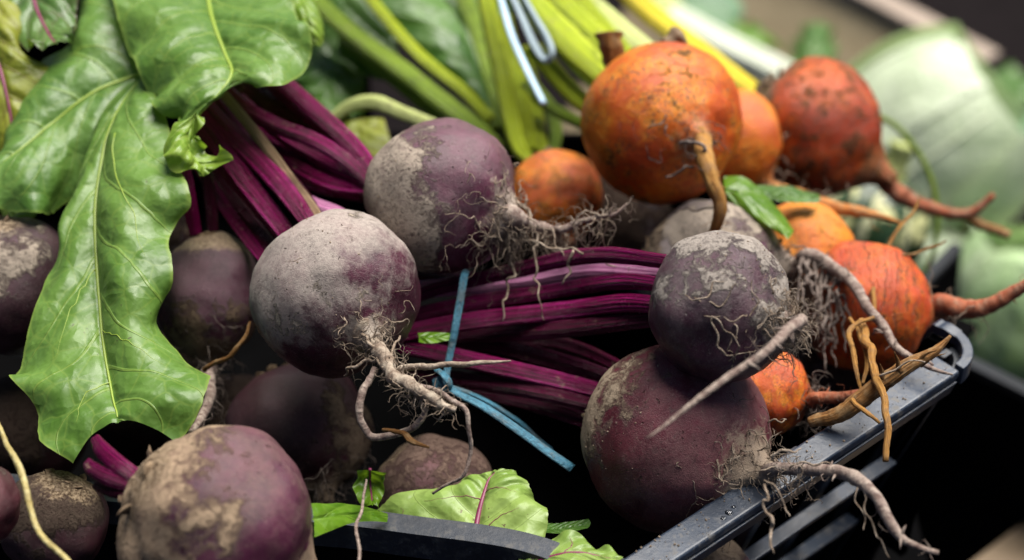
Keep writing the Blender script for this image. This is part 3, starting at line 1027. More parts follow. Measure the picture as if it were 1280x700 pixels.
# ------------------------------------------------------------------ leaf stalks of the purple beets
for pl, hw, mt in (
        ([(335, 82, .775), (360, 108, .77), (405, 146, .757), (448, 188, .745), (474, 222, .735)], [12, 13, 13, 13, 10], M_STALK),
        ([(270, 100, .765), (300, 130, .758), (345, 155, .75), (395, 176, .742), (436, 203, .735), (466, 232, .733)], [12, 12, 12, 12, 11, 9], M_STALK),
        ([(310, 150, .775), (343, 186, .765), (385, 214, .752), (425, 232, .742), (468, 238, .735)], [14, 14, 15, 14, 11], M_STALK),
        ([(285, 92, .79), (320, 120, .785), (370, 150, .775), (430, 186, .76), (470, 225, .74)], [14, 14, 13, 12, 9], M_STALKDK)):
    stalk(b1, pl, hw, mt)
for pl, hw, mt in (
        ([(235, 105, .75), (268, 145, .745), (317, 195, .735), (358, 240, .72), (394, 290, .705)], [14, 14, 15, 15, 12], M_STALK),
        ([(225, 130, .745), (256, 160, .742), (306, 226, .733), (342, 272, .722), (380, 318, .71)], [14, 15, 15, 14, 12], M_STALK),
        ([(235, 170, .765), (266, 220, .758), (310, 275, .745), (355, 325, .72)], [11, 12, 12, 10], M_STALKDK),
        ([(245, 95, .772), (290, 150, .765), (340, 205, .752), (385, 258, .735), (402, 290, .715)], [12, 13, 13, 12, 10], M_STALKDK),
        ([(350, 225, .755), (385, 252, .74), (425, 268, .73), (440, 285, .72)], [8, 9, 9, 8], M_STALKPINK)):
    stalk(b2, pl, hw, mt)
for pl, hw in (([(258, 112, .752), (300, 165, .745), (345, 226, .735), (390, 284, .715)], [8, 9, 9, 8]), ([(236, 150, .752), (284, 215, .745), (330, 268, .735), (366, 312, .715)], [9, 10, 9, 8]),
               ([(240, 195, .76), (275, 250, .75), (312, 300, .735), (340, 335, .72)], [9, 9, 9, 8])):
    stalk(b2, pl, hw, M_STALK)
for pl, hw in (([(300, 122, .77), (345, 166, .76), (395, 196, .75), (452, 226, .735)], [8, 9, 9, 7]), ([(318, 84, .785), (378, 138, .772), (430, 182, .755), (468, 218, .737)], [10, 10, 10, 8]),
               ([(300, 160, .785), (345, 205, .775), (390, 232, .76), (455, 248, .74)], [9, 10, 10, 8])):
    stalk(b1, pl, hw, M_STALK)
stalk(b2, [(272, 108, .745), (310, 155, .738), (352, 208, .728), (390, 258, .714), (404, 284, .705)], [5.5, 6.5, 7, 8, 7], M_STALKDRY, label="dry brown leaf stalk among the magenta ones")
for pl, hw, mt in (
        ([(505, 375, .728), (560, 358, .726), (650, 336, .724), (745, 319, .700), (840, 328, .665)], [10, 10, 11, 12, 10], M_STALK),
        ([(520, 362, .745), (640, 352, .742), (740, 338, .715), (840, 345, .672)], [11, 12, 12, 10], M_STALKPINK),
        ([(500, 398, .725), (560, 385, .722), (686, 364, .718), (770, 352, .688), (838, 358, .66)], [10, 11, 11, 12, 10], M_STALK),
        ([(500, 418, .718), (570, 404, .714), (686, 390, .71), (770, 380, .684), (836, 382, .656)], [12, 13, 13, 14, 12], M_STALK),
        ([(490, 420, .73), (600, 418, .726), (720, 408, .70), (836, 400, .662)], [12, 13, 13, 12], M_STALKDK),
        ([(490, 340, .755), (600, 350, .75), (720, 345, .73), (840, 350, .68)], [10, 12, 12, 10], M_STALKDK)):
    stalk(b8, pl, hw, mt)
for pl, hw, mt in (
        ([(500, 432, .72), (600, 452, .712), (680, 470, .70), (772, 494, .695)], [13, 13, 13, 11], M_STALK),
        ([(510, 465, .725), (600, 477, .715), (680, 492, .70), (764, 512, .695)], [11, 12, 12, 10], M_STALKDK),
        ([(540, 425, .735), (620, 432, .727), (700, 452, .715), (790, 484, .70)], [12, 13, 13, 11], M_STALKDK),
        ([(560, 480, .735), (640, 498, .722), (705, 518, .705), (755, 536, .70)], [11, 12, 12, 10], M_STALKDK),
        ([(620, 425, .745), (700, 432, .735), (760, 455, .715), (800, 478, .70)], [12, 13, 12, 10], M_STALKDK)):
    stalk(b9, pl, hw, mt)

# ------------------------------------------------------------------ golden beetroots
o1 = beet("golden_beetroot", "biggest golden orange beetroot, smooth and round with a bent yellow root hanging from its face", "beetroot", GO,
          828, 153, 101, .790, (.36, .26, -.90), so(c1=(.58, .135, .006), c2=(.42, .055, .006), c3=(.70, .27, .02), dirt=.03, rings=.65, dusty=.16, red_k=-.05, red_dir=A(.1, -.3, -1)), 21, scales=10, lump=.045, stretch=.94)
taproot(o1, [(880, 192, .742), (890, 222, .735), (902, 255, .735), (897, 278, .738), (890, 292, .742)], [12, 10.5, 9, 7.5, 5], M_ROOTYEL, 21, wob=.001, bump=.14)
beard(o1, 30, .014, .0003, .12, .5, 9, (3, 26), seed=21, tail=.5, mat=M_HAIRDK, strands=[
    ([(850, 182, .745), (858, 176, .742), (870, 180, .738), (882, 188, .736)], [1.5, 2.5, 3, 3]),
    ([(832, 222, .748), (850, 215, .744), (868, 206, .742)], [1.5, 2.5, 2]),
    ([(850, 262, .745), (872, 262, .74), (892, 258, .736)], [1.2, 1.8, 1.5]),
    face(o1, [(832, 145), (828, 152), (815, 160), (809, 168)], [1.6, 1.8, 1.4, .6]),
    face(o1, [(808, 180), (810, 198), (825, 203), (829, 190)], [.8, 1.1, 1.1, .7])])
for pl, hw, mt in (
        ([(610, -60, .86), (652, -5, .855), (700, 45, .845), (752, 92, .83), (790, 125, .82)], [21, 21, 22, 21, 16], M_STALKYEL),
        ([(655, -60, .88), (690, -10, .872), (735, 38, .86), (790, 92, .84)], [17, 18, 18, 14], M_STALKYEL),
        ([(700, -45, .90), (725, -5, .895), (772, 36, .885), (830, 80, .87)], [16, 17, 18, 14], M_STALKPALE),
        ([(668, 60, .86), (690, 88, .853), (722, 122, .842), (760, 150, .83)], [13, 14, 14, 11], M_STALKYEL),
        ([(640, -30, .90), (690, 40, .885), (735, 92, .865), (775, 130, .84)], [12, 13, 13, 11], M_STALKGRN),
        ([(690, -60, .895), (722, -5, .885), (762, 44, .872), (810, 95, .85)], [12, 13, 13, 11], M_STALKYEL),
        ([(655, 105, .875), (680, 130, .87), (715, 150, .86), (755, 165, .84)], [9, 9, 9, 8], M_STALKGRN)):
    stalk(o1, pl, [h * .86 for h in hw], mt, flat=.9, ridge=.03)
m = MB()
m.tube([P(772, 92, .80), P(766, 70, .797), P(763, 52, .795), P(762, 42, .795)], [.0052, .0052, .0056, .0062], 16, 16, ridge=.08, bump=.25, seed=3)
m.build("stalk_stub", M_ROOTBRN, o1.root)
m = MB()
m.tube([P(838, 66, .80), P(845, 54, .80), P(852, 48, .80), P(856, 46, .80)], [.0045, .006, .0062, .003], 14, 14, bump=.5, seed=6)
m.build("stalk_stub", M_CROWN, o1.root)
o2 = beet("golden_beetroot", "small orange beetroot in the dark gap between the purple and the biggest golden one", "beetroot", GO,
          693, 246, 60, .835, (.25, .75, -.45), so(c1=(.64, .17, .012), c2=(.45, .07, .010), c3=(.74, .30, .03), dirt=.05, rings=.8), 22, scales=8)
for pl, hw, mt in (
        ([(606, -10, .89), (618, 50, .88), (632, 110, .865), (648, 180, .85), (668, 205, .845)], [13, 14, 14, 13, 9], M_STALKYEL),
        ([(632, 20, .90), (642, 80, .89), (652, 130, .87), (664, 190, .855)], [11, 12, 12, 9], M_STALKYEL),
        ([(655, 60, .91), (664, 110, .90), (672, 150, .88), (680, 195, .86)], [10, 11, 10, 8], M_STALKYEL),
        ([(668, 110, .92), (690, 140, .91), (695, 170, .895), (690, 200, .87)], [9, 10, 9, 8], M_STALKGRN)):
    stalk(o2, pl, [h * .86 for h in hw], mt, flat=.9, ridge=.03)
o3 = beet("golden_beetroot", "bright orange beetroot squeezed behind the biggest golden one, tail pointing right", "beetroot", GO,
          912, 176, 66, .850, (.62, .76, -.12), so(c1=(.66, .19, .015), c2=(.52, .09, .012), c3=(.70, .28, .03), dirt=.0, rings=.5), 23, scales=6)
taproot(o3, [(985, 240, .825), (1015, 252, .82), (1060, 262, .82), (1095, 270, .82), (1128, 280, .82)], [10, 10, 8, 5, 1.5], M_ROOTOR, 23)
beard(o3, 30, .018, .0003, .1, .5, 20, (3, 26), seed=23, tail=.5, mat=M_HAIR)
o4 = beet("golden_beetroot", "red-orange beetroot with a scabby dark crown, farthest back among the golden ones", "beetroot", GO,
          1016, 160, 86, .900, (.80, .58, -.20), so(c1=(.44, .075, .009), c2=(.30, .032, .008), c3=(.56, .16, .015), dirt=.09, rings=.85, dusty=.15, ring_lo=.52), 24, prof='taper', scales=26)
taproot(o4, [(1118, 238, .895), (1150, 255, .89), (1190, 268, .885), (1218, 265, .88), (1244, 243, .875)], [12, 9, 7, 6, 4], M_ROOTRED, 24)
strand(o4, [(1200, 268, .885), (1225, 280, .88), (1260, 294, .875)], [6, 6.5, 6], M_ROOTBRN)
beard(o4, 16, .02, .0003, .05, .4, 12, (4, 30), seed=24, tail=.2, mat=M_HAIR)
stalk(o4, [(745, -60, .95), (790, -5, .95), (850, 45, .94), (905, 88, .93), (950, 120, .92)], [14, 14, 14, 14, 11], M_STALKYEL2, flat=.65)
o5 = beet("golden_beetroot", "yellow-orange beetroot behind the grey one's hairy root, streaked with dark soil", "beetroot", GO,
          1000, 320, 67, .805, (.2, .5, -.8), so(c1=(.66, .22, .014), c2=(.56, .13, .010), c3=(.72, .31, .02), dirt=.03, rings=.7), 25, scales=0, stretch=1.02)
o6 = beet("golden_beetroot", "ringed red-orange beetroot nearest the crate corner, its thick root reaching right", "beetroot", GO,
          1082, 384, 82, .765, (.99, .03, -.10), so(c1=(.50, .080, .009), c2=(.38, .036, .008), c3=(.60, .16, .015), dirt=.015, rings=.85, dusty=.2, ring_lo=.515), 26, scales=0, prof='round')
taproot(o6, [(1178, 381, .755), (1215, 386, .75), (1250, 376, .745), (1300, 345, .735)], [13, 12, 10, 6], M_ROOTRED, 26)
beard(o6, 20, .02, .0003, .1, .4, 16, (3, 30), seed=26, tail=.4, mat=M_HAIR)
o7 = beet("golden_beetroot", "small orange-red beetroot wedged between the red-purple one and the rim", "beetroot", GO,
          957, 489, 55, .712, (.95, .14, -.22), so(c1=(.56, .10, .010), c2=(.42, .05, .010), c3=(.70, .25, .02), dirt=-.03, rings=.6), 27, scales=0)
taproot(o7, [(1022, 495, .695), (1055, 498, .69), (1088, 492, .685)], [8, 7, 5], M_ROOTRED, 27)
beard(o7, 22, .02, .0003, .15, .4, 20, (3, 26), seed=27, tail=.5, mat=M_HAIRDK)

def lump_ball(m, p, r, rg):
    f = []
    v = []
    for i in range(5):
        th = math.pi * i / 4
        for k in range(6):
            t_ = 6.283 * k / 6
            q = np.array((math.sin(th) * math.cos(t_), math.sin(th) * math.sin(t_), math.cos(th)))
            v.append(p + q * r * rg.uniform(.65, 1.25))
    for i in range(4):
        for k in range(6):
            k2 = (k + 1) % 6
            f.append((i * 6 + k, i * 6 + k2, (i + 1) * 6 + k2, (i + 1) * 6 + k))
    m.add(v, f)


M_SOIL = root_mat("dried_soil", (.13, .095, .065), (.25, .19, .14), (.34, .27, .20), .95)
for B, pole, k_, n_ in ((b1, A(-.8, .1, -.6), .9, 90), (b1, A(.8, .3, -.5), .5, 70), (b2, A(-.3, -.4, -.8), 1.2, 60), (b2, A(.5, .5, -.7), .5, 60), (b5, A(-.8, -.4, -.4), .8, 110),
                        (b8, A(.5, -.6, -.6), 1.0, 70), (b8, A(.7, .3, -.6), .5, 60), (b9, A(-.8, -.3, -.5), .8, 90), (b9, A(.7, .3, -.6), .6, 110), (b10, A(0, -.8, -.6), .9, 50),
                        (o1, A(.35, .2, -.9), .6, 70)):
    rg = random.Random(int(B.seed * 10) + n_)
    m = MB()
    base = B.bulb.data
    for k in range(n_):
        q = nrm(pole + np.array([rg.gauss(0, 1) for _ in range(3)]) * .35 * k_)
        hit, loc, nor, _i = B.bulb.ray_cast(Vector((q * B.R * 3).tolist()), Vector((-q).tolist()))
        if hit:
            lump_ball(m, np.array(loc) + B.c, rg.choice((.00014, .0002, .0002, .0003, .00042)), rg)
    m.build("soil_crumbs", M_SOIL, B.root, kind='stuff')
m = MB()
rg = random.Random(77)
for k in range(110):
    t_ = rg.random() ** 1.3
    lump_ball(m, C1 + dR * (.03 + t_ * (L - .03)) - nR * rg.uniform(.0005, .0122) + np.array((0, 0, .0002)), rg.choice((.00014, .0002, .00025, .0003, .0005)), rg)
m.build("soil_crumbs", M_SOIL, crate, kind='stuff')

dw = NT("water")
dw.b.inputs['Transmission Weight'].default_value = 1.0
M_WATER = dw.done((.9, .93, .95), .02, None, .5)
dw.b.inputs['IOR'].default_value = 1.33
for (x_, y_, r_, lab) in ((911, 641, .0016, "largest water drop on the crate rim"), (904, 648, .0011, "small water drop left of the largest one on the crate rim"), (917, 634, .0009, "tiny water drop right of the largest one on the crate rim")):
    q_ = PZ(x_, y_, ZR)
    m = MB()
    V_, F_ = [], []
    for i in range(9):
        th = math.pi / 2 * i / 8
        for k in range(16):
            t_ = 6.283 * k / 16
            V_.append(q_ + np.array((r_ * math.sin(th) * math.cos(t_), r_ * math.sin(th) * math.sin(t_) * .8, r_ * .5 * math.cos(th) + .0001)))
    for i in range(8):
        for k in range(16):
            k2 = (k + 1) % 16
            F_.append((i * 16 + k, (i + 1) * 16 + k, (i + 1) * 16 + k2, i * 16 + k2))
    F_.append(tuple(8 * 16 + k for k in range(16)))
    m.add(V_, F_)
    tag(m.build("water_drop", M_WATER), lab, "water drop", "water drops on the crate rim")

# forked golden root lying over the rim
fr = thing("forked_root", P(1090, 490, .665), "forked yellow-brown root lying along the crate rim with strands hanging over it", "root")
B_ = Beet()
B_.root = fr
m = MB()
m.tube([P(*q) for q in [(1012, 528, .672), (1045, 516, .668), (1085, 488, .664), (1125, 462, .662), (1158, 442, .662), (1185, 421, .664)]], [h * .666 / FPX for h in (7, 10, 12, 10, 7, 2)], 60, 14, wob=.003, bump=.14, seed=4)
for q0, q1, w in (((1105, 478, .66), (1100, 455, .655), 4), ((1125, 465, .658), (1118, 440, .652), 4.5), ((1145, 452, .66), (1172, 438, .655), 3.5), ((1150, 458, .662), (1182, 442, .66), 3)):
    a_, b2_ = P(*q0), P(*q1)
    m.tube([a_, (a_ + b2_) / 2 + UP * .001, b2_], [w * .66 / FPX, w * .5 * .66 / FPX, w * .15 * .66 / FPX], 12, 8, bump=.3)
m.build("root", M_ROOTBRN, fr)
strand(B_, [(1076, 402, .70), (1085, 430, .685), (1098, 470, .66), (1105, 520, .645), (1109, 577, .638)], [5.5, 5.5, 5.2, 4.6, 4], M_ROOTYEL, "branch")
strand(B_, [(1092, 397, .695), (1068, 408, .688), (1062, 430, .682), (1070, 462, .675), (1076, 492, .668)], [2.5, 3.5, 3.8, 3.2, 1.6], M_ROOTYEL, "branch")
strand(B_, [(1062, 398, .705), (1078, 425, .69), (1082, 455, .682), (1078, 475, .675)], [2.8, 3, 3, 2], M_ROOTYEL, "branch")
strand(B_, [(1065, 500, .66), (1080, 518, .65), (1097, 530, .647)], [3.5, 3, 2], M_ROOTYEL, "branch")
strand(B_, [(1098, 328, .76), (1118, 300, .765), (1135, 272, .77), (1152, 250, .775)], [2.5, 2.6, 2.2, 1.6], M_ROOTYEL, "branch")
strand(B_, [(1095, 400, .72), (1092, 360, .735), (1098, 328, .76)], [3, 2.8, 2.5], M_ROOTYEL, "branch")
strand(B_, [(1090, 345, .75), (1130, 322, .755), (1160, 310, .76), (1180, 300, .765)], [2, 2, 2, 1.2], M_ROOTBRN, "branch")
strand(B_, [(1100, 470, .655), (1130, 455, .65), (1160, 455, .648)], [1.6, 1.2, .8], M_HAIR, "branch")

# ------------------------------------------------------------------ leaves
def leaf(name, label, rows, mat, midmat=None, group=None, ruffle=.0, rfreq=5, bulge=(0.0, 0.0), mid_r=(.0014, .0004), seed=0.0, quilt=.00032, laterals=7, slope=.9, nu=56, nv=110, curl=0.0, cat="leaf", parent=None, edge_n=.014):
    """blade through rows of (left edge, midrib, right edge); returns the top-level thing"""
    Lp = spline([P(*r[0]) for r in rows], nv)
    Mp = spline([P(*r[1]) for r in rows], nv)
    Rp = spline([P(*r[2]) for r in rows], nv)
    S = np.zeros((nv, nu, 3))
    us = np.linspace(-1, 1, nu)
    for j in range(nv):
        for i, u in enumerate(us):
            e = 1 + edge_n * (mnoise.noise(Vector((j * .16, seed + (3 if u > 0 else 0), 0))) + .6 * mnoise.noise(Vector((j * .45, seed, 5)))) * abs(u) ** 3
            w = u * e
            S[j, i] = Lp[j] * (w * (w - 1) / 2) + Mp[j] * (1 - w * w) + Rp[j] * (w * (w + 1) / 2)
    du = np.gradient(S, axis=1)
    dv = np.gradient(S, axis=0)
    n = np.cross(du, dv)
    n /= np.linalg.norm(n, axis=2)[:, :, None] + 1e-12
    flip = np.sign((n * (-FW)).sum(axis=2).mean()) or 1
    n *= flip
    V = []
    uv = []
    for j in range(nv):
        v = j / (nv - 1)
        for i, u in enumerate(us):
            au = abs(u)
            t = v * laterals - au * slope * laterals * .28 + (.45 if u > 0 else 0)
            tri = abs(t - math.floor(t) - .5)
            off = quilt * (min(tri, .4) / .4 - .5) * 2 * (1 - au ** 4) * min(1, au * 5)
            off += bulge[0 if u < 0 else 1] * math.sin(math.pi * min(1, au)) * math.sin(math.pi * min(1, v * 1.0))
            off += ruffle * au ** 2.5 * math.sin(rfreq * 6.283 * v + seed * 3 + (1.7 if u > 0 else 0) + 1.5 * mnoise.noise(Vector((v * 4, seed, u))))
            off += .0034 * mnoise.noise(Vector((S[j, i] * 24 + seed).tolist())) * 1.2
            off += .0005 * mnoise.noise(Vector((S[j, i] * 120 + seed).tolist()))
            off -= curl * max(0, au - .75) ** 2 * 16
            off -= .0012 * max(0, 1 - au * 14)
            V.append(S[j, i] + n[j, i] * off)
            uv.append((u * .5 + .5, v))
    F = []
    for j in range(nv - 1):
        for i in range(nu - 1):
            a = j * nu + i
            F.append((a, a + 1, a + nu + 1, a + nu) if flip > 0 else (a, a + nu, a + nu + 1, a + 1))
    root = thing(name, Mp[nv // 2], label, cat, group)
    m = MB()
    m.add(V, F, uv)
    m.build("blade", mat, root)
    if midmat:
        c = nu // 2
        mp = [(np.array(V[j * nu + c - 1]) + np.array(V[j * nu + c])) / 2 - 0 * n[j, c] for j in range(0, int(nv * .96), 6)]
        m = MB()
        k = len(mp)
        m.tube(mp, list(np.linspace(mid_r[0], mid_r[1], k)), 80, 8)
        m.build("midrib", midmat, root)
    root['_n'] = 0
    del root['_n']
    leaf.V = np.array(V).reshape(nv, nu, 3)
    return root


def vein(root, path, r, mat, nu=56, nv=110):
    """raised side vein on the last leaf, path in (u, v)"""
    g_ = leaf.V
    nv, nu = g_.shape[:2]
    pts = []
    for u, v in spline(path, 14):
        i, j = (u * .5 + .5) * (nu - 1), v * (nv - 1)
        pts.append(g_[int(round(min(max(j, 0), nv - 1))), int(round(min(max(i, 0), nu - 1)))])
    m = MB()
    m.tube(pts, [r * .42, r * .3, r * .06], 30, 7)
    return m.build("vein", mat, root)


M_VEIN = NT("yellow_green_midrib").done((.20, .28, .03), .45)
M_VEINRED = NT("red_midrib").done((.15, .012, .055), .45)
M_LEAF = leaf_mat("glossy_green_leaf", (.064, .145, .018), (.118, .222, .038), (.20, .29, .05), 6, .9, .28, spots=.7, rough=.42)
M_LEAF2 = leaf_mat("mid_green_leaf", (.058, .138, .020), (.108, .210, .040), (.18, .27, .05), 5, 1.1, .28, spots=1.0, rough=.42)
M_LEAFLT = leaf_mat("light_green_leaf", (.12, .22, .02), (.22, .34, .04), (.30, .38, .07), 5, .9, .32)
M_LEAFOL = leaf_mat("olive_leaf", (.13, .16, .008), (.21, .23, .015), (.10, .05, .02), 5, .9, .25, spots=1, rough=.5)
M_LEAFRED = leaf_mat("red_veined_leaf", (.16, .27, .045), (.25, .36, .085), (.22, .31, .07), 5, 1.2, .25, spots=1.2, spotcol=(.08, .02, .02), vw=.02, rough=.42, edge=(.22, .31, .07))
M_LEAFDKRED = leaf_mat("dark_leaf", (.045, .105, .018), (.09, .17, .035), (.08, .02, .03), 6, 1.1, .2, rough=.36)
M_LEAFBRT = leaf_mat("bright_green_leaf", (.06, .15, .008), (.12, .24, .012), (.16, .28, .03), 2.2, 1.1, .35)
M_LEAFGRN = leaf_mat("plain_green_leaf", (.035, .10, .012), (.07, .16, .02), (.10, .19, .03), 6, 1.0, .2, rough=.45)
M_LEAFTEAL = leaf_mat("blue_green_leaf", (.06, .15, .07), (.11, .22, .10), (.14, .25, .12), 6, 1.0, .2, rough=.5)
GL = "green beet leaves draped over the heap"
lfA = leaf("beet_leaf", "broad glossy green leaf spreading to the left edge, with a long pale midrib", [
    ((265, -90, .81), (225, 66, .765), (190, 112, .752)),
    ((180, -70, .81), (178, 87, .758), (172, 158, .752)),
    ((108, -20, .80), (140, 102, .755), (150, 208, .755)),
    ((86, 52, .79), (107, 118, .750), (126, 228, .75)),
    ((58, 92, .775), (75, 142, .745), (100, 248, .74)),
    ((21, 118, .765), (45, 166, .738), (60, 268, .725)),
    ((14, 165, .755), (18, 190, .732), (18, 264, .72)),
    ((-4, 192, .745), (-10, 214, .728), (-8, 255, .718))], M_LEAF2, M_VEIN, GL, ruffle=.004, rfreq=3.2, bulge=(.005, .004), mid_r=(.0010, .0003), seed=1.0, laterals=6, slope=1.1, edge_n=.03)
vein(lfA, [(-.02, .16), (-.30, .28), (-.52, .42), (-.74, .52)], .0009, M_VEIN)
lfB = leaf("beet_leaf", "long green leaf hanging down in front with a notched ragged bottom edge", [
    ((160, 96, .752), (170, 98, .745), (182, 98, .742)),
    ((122, 176, .738), (136, 165, .728), (208, 150, .722)),
    ((97, 240, .722), (118, 228, .712), (221, 205, .705)),
    ((80, 284, .710), (116, 275, .702), (237, 248, .690)),
    ((65, 325, .700), (119, 330, .692), (214, 292, .690)),
    ((52, 378, .690), (124, 385, .680), (218, 345, .678)),
    ((28, 448, .676), (131, 440, .668), (198, 405, .676)),
    ((13, 470, .666), (138, 480, .658), (228, 448, .668)),
    ((42, 506, .656), (143, 505, .651), (262, 468, .655)),
    ((48, 548, .648), (147, 519, .645), (255, 508, .645)),
    ((91, 578, .640), (147, 529, .642), (222, 552, .638))], M_LEAF, M_VEIN, GL, ruffle=.0026, rfreq=4.5, bulge=(.004, .010), mid_r=(.0011, .0003), seed=2.0, edge_n=.02)
vein(lfB, [(.30, .12), (.42, .22), (.62, .34), (.80, .46)], .0008, M_VEIN)
vein(lfB, [(.0, .40), (-.35, .50), (-.62, .62)], .0006, M_VEIN)
vein(lfB, [(.0, .55), (.35, .62), (.68, .74)], .0006, M_VEIN)
vein(lfB, [(.0, .70), (-.28, .76), (-.5, .9)], .0006, M_VEIN)
lfC = leaf("beet_leaf", "crinkled shiny leaf at top, its wavy edge curling over the magenta stalks", [
    ((120, -75, .80), (252, -70, .80), (352, -60, .80)),
    ((138, -10, .775), (260, -2, .772), (362, -14, .775)),
    ((154, 46, .752), (268, 33, .752), (374, 24, .748)),
    ((172, 84, .738), (280, 64, .735), (391, 58, .730)),
    ((183, 118, .726), (288, 86, .722), (352, 114, .716)),
    ((200, 141, .718), (268, 116, .712), (305, 103, .714)),
    ((222, 152, .714), (240, 146, .709), (262, 122, .711))], M_LEAF, M_VEIN, GL, ruffle=.0045, rfreq=3.6, bulge=(.007, .003), mid_r=(.0012, .0004), seed=3.0, laterals=6, slope=.8, edge_n=.008)
vein(lfC, [(.0, .62), (-.3, .66), (-.62, .62)], .0006, M_VEIN)
lfN = leaf("beet_leaf", "small pale green curled leaf tip twisting down over the magenta stalks", [
    ((236, 148, .708), (244, 140, .706), (250, 148, .708)),
    ((206, 176, .700), (236, 168, .703), (250, 170, .705)),
    ((206, 200, .695), (238, 190, .70), (256, 190, .71)),
    ((222, 214, .694), (250, 204, .70), (276, 182, .700)),
    ((250, 220, .698), (262, 216, .70), (280, 196, .696))], M_LEAFLT, None, GL, ruffle=.003, rfreq=2.6, bulge=(.004, -.004), seed=4.0, laterals=4, nu=36, nv=60)
lfD = leaf("beet_leaf", "dark green leaf with purple veins curling in the top left corner", [
    ((-40, -20, .80), (40, -50, .80), (120, -30, .80)), ((-8, 20, .775), (42, 0, .775), (98, 4, .775)), ((28, 52, .755), (60, 38, .758), (94, 36, .76)), ((50, 54, .75), (70, 50, .752), (90, 44, .756))],
    M_LEAFDKRED, M_VEINRED, GL, ruffle=.004, rfreq=2.2, mid_r=(.0012, .0005), seed=5.0, nu=36, nv=60)
lfE = leaf("beet_leaf", "yellowing olive leaf at the left edge behind the broad leaf", [
    ((-50, 0, 0.775), (-15, -5, 0.775), (18, 12, 0.775)), ((-60, 60, .805), (-4, 55, 0.765), (26, 60, 0.765)), ((-50, 120, 0.765), (6, 105, 0.755), (68, 98, 0.760)), ((-30, 180, 0.755), (14, 150, 0.750), (50, 130, 0.755)), ((0, 215, 0.750), (14, 190, 0.747), (30, 170, 0.750))],
    M_LEAFOL, M_VEINRED, GL, ruffle=.003, rfreq=2.2, mid_r=(.0012, .0005), seed=6.0, nu=36, nv=60)
lfF = leaf("beet_leaf", "small pale leaf tip poking out beside the top of the crinkled leaf", [
    ((345, -25, .80), (365, -28, .80), (384, -25, .80)), ((352, 8, .79), (378, 8, .783), (399, 18, .787)), ((370, 40, .785), (388, 38, .778), (402, 44, .782)), ((386, 56, .78), (394, 57, .778), (400, 58, .78))],
    M_LEAFLT, None, GL, quilt=.0001, edge_n=.004, seed=7.0, nu=30, nv=40)
lfG = leaf("beet_leaf", "tiny yellow-green leaf scrap under the broad leaf at the left edge", [
    ((-5, 255, .76), (8, 250, .76), (20, 252, .76)), ((2, 272, .755), (18, 268, .753), (46, 262, .757)), ((8, 286, .75), (20, 284, .75), (36, 278, .752))],
    M_LEAFLT, None, GL, quilt=.0001, edge_n=.004, seed=8.0, nu=24, nv=30)
lfH = leaf("beet_leaf", "pale green leaf with dark red veins lying behind the low front rim", [
    ((462, 668, .660), (592, 690, .646), (664, 704, .636)), ((476, 632, .668), (597, 650, .655), (686, 650, .650)), ((556, 614, .672), (606, 618, .662), (670, 628, .660)), ((578, 606, .672), (612, 601, .667), (658, 606, .664)), ((602, 596, .670), (622, 589, .669), (644, 592, .668))],
    M_LEAFRED, M_VEINRED, GL, ruffle=.002, rfreq=2.4, mid_r=(.0014, .0004), seed=9.0, bulge=(.003, .004), laterals=5, slope=1.2, edge_n=.03)
vein(lfH, [(-.0, .42), (-.30, .40), (-.62, .30)], .0005, M_VEINRED)
vein(lfH, [(.0, .50), (.30, .52), (.6, .46)], .0005, M_VEINRED)
vein(lfH, [(.08, .12), (.28, .24), (.55, .28)], .0006, M_VEINRED)
vein(lfH, [(-.62, .05), (-.72, .16), (-.78, .24)], .0005, M_VEINRED)
lfI = leaf("beet_leaf", "pale leaf scrap with a torn edge at the bottom beside the rim corner", [
    ((640, 690, .640), (655, 705, .632), (668, 720, .625)), ((672, 674, .640), (688, 694, .63), (700, 715, .62)), ((715, 670, .638), (728, 690, .628), (738, 712, .618)), ((752, 684, .632), (760, 695, .625), (768, 712, .617)), ((776, 690, .628), (780, 698, .622), (782, 708, .616))],
    M_LEAFRED, M_VEINRED, GL, ruffle=.002, rfreq=3, mid_r=(.0009, .0003), seed=10.0, nu=36, nv=60, edge_n=.05)
vein(lfI, [(.0, .35), (-.4, .45), (-.7, .45)], .0006, M_VEINRED)
lfJ = leaf("beet_leaf", "curled yellow-green leaf end standing up between two shaded beetroots", [
    ((446, 588, .672), (462, 588, .668), (482, 590, .67)), ((444, 610, .668), (464, 606, .672), (480, 604, .672)), ((452, 632, .664), (466, 628, .664), (476, 634, .665))],
    M_LEAFBRT, M_VEINRED, GL, ruffle=.001, rfreq=1.5, quilt=.0001, edge_n=.004, mid_r=(.0007, .0004), seed=11.0, nu=30, nv=36)
lfK = leaf("beet_leaf", "small light green leaf piece touching the big beetroot at bottom left", [
    ((388, 630, .62), (392, 648, .615), (392, 672, .61)), ((420, 632, .632), (418, 645, .625), (412, 664, .618)), ((452, 638, .642), (448, 645, .637), (440, 654, .632)), ((482, 646, .65), (482, 650, .647), (480, 656, .644))],
    M_LEAFBRT, None, GL, seed=12.0, nu=30, nv=40, quilt=.0001)
lfO = leaf("beet_leaf", "dark green leaf piece in the shade behind the torn pale leaf", [
    ((670, 650, .67), (672, 660, .665), (676, 668, .66)), ((700, 652, .668), (702, 660, .664), (706, 668, .66)), ((735, 648, .666), (738, 654, .664), (735, 662, .66))],
    M_LEAFGRN, None, GL, quilt=.0001, edge_n=.005, seed=13.0, nu=24, nv=30)
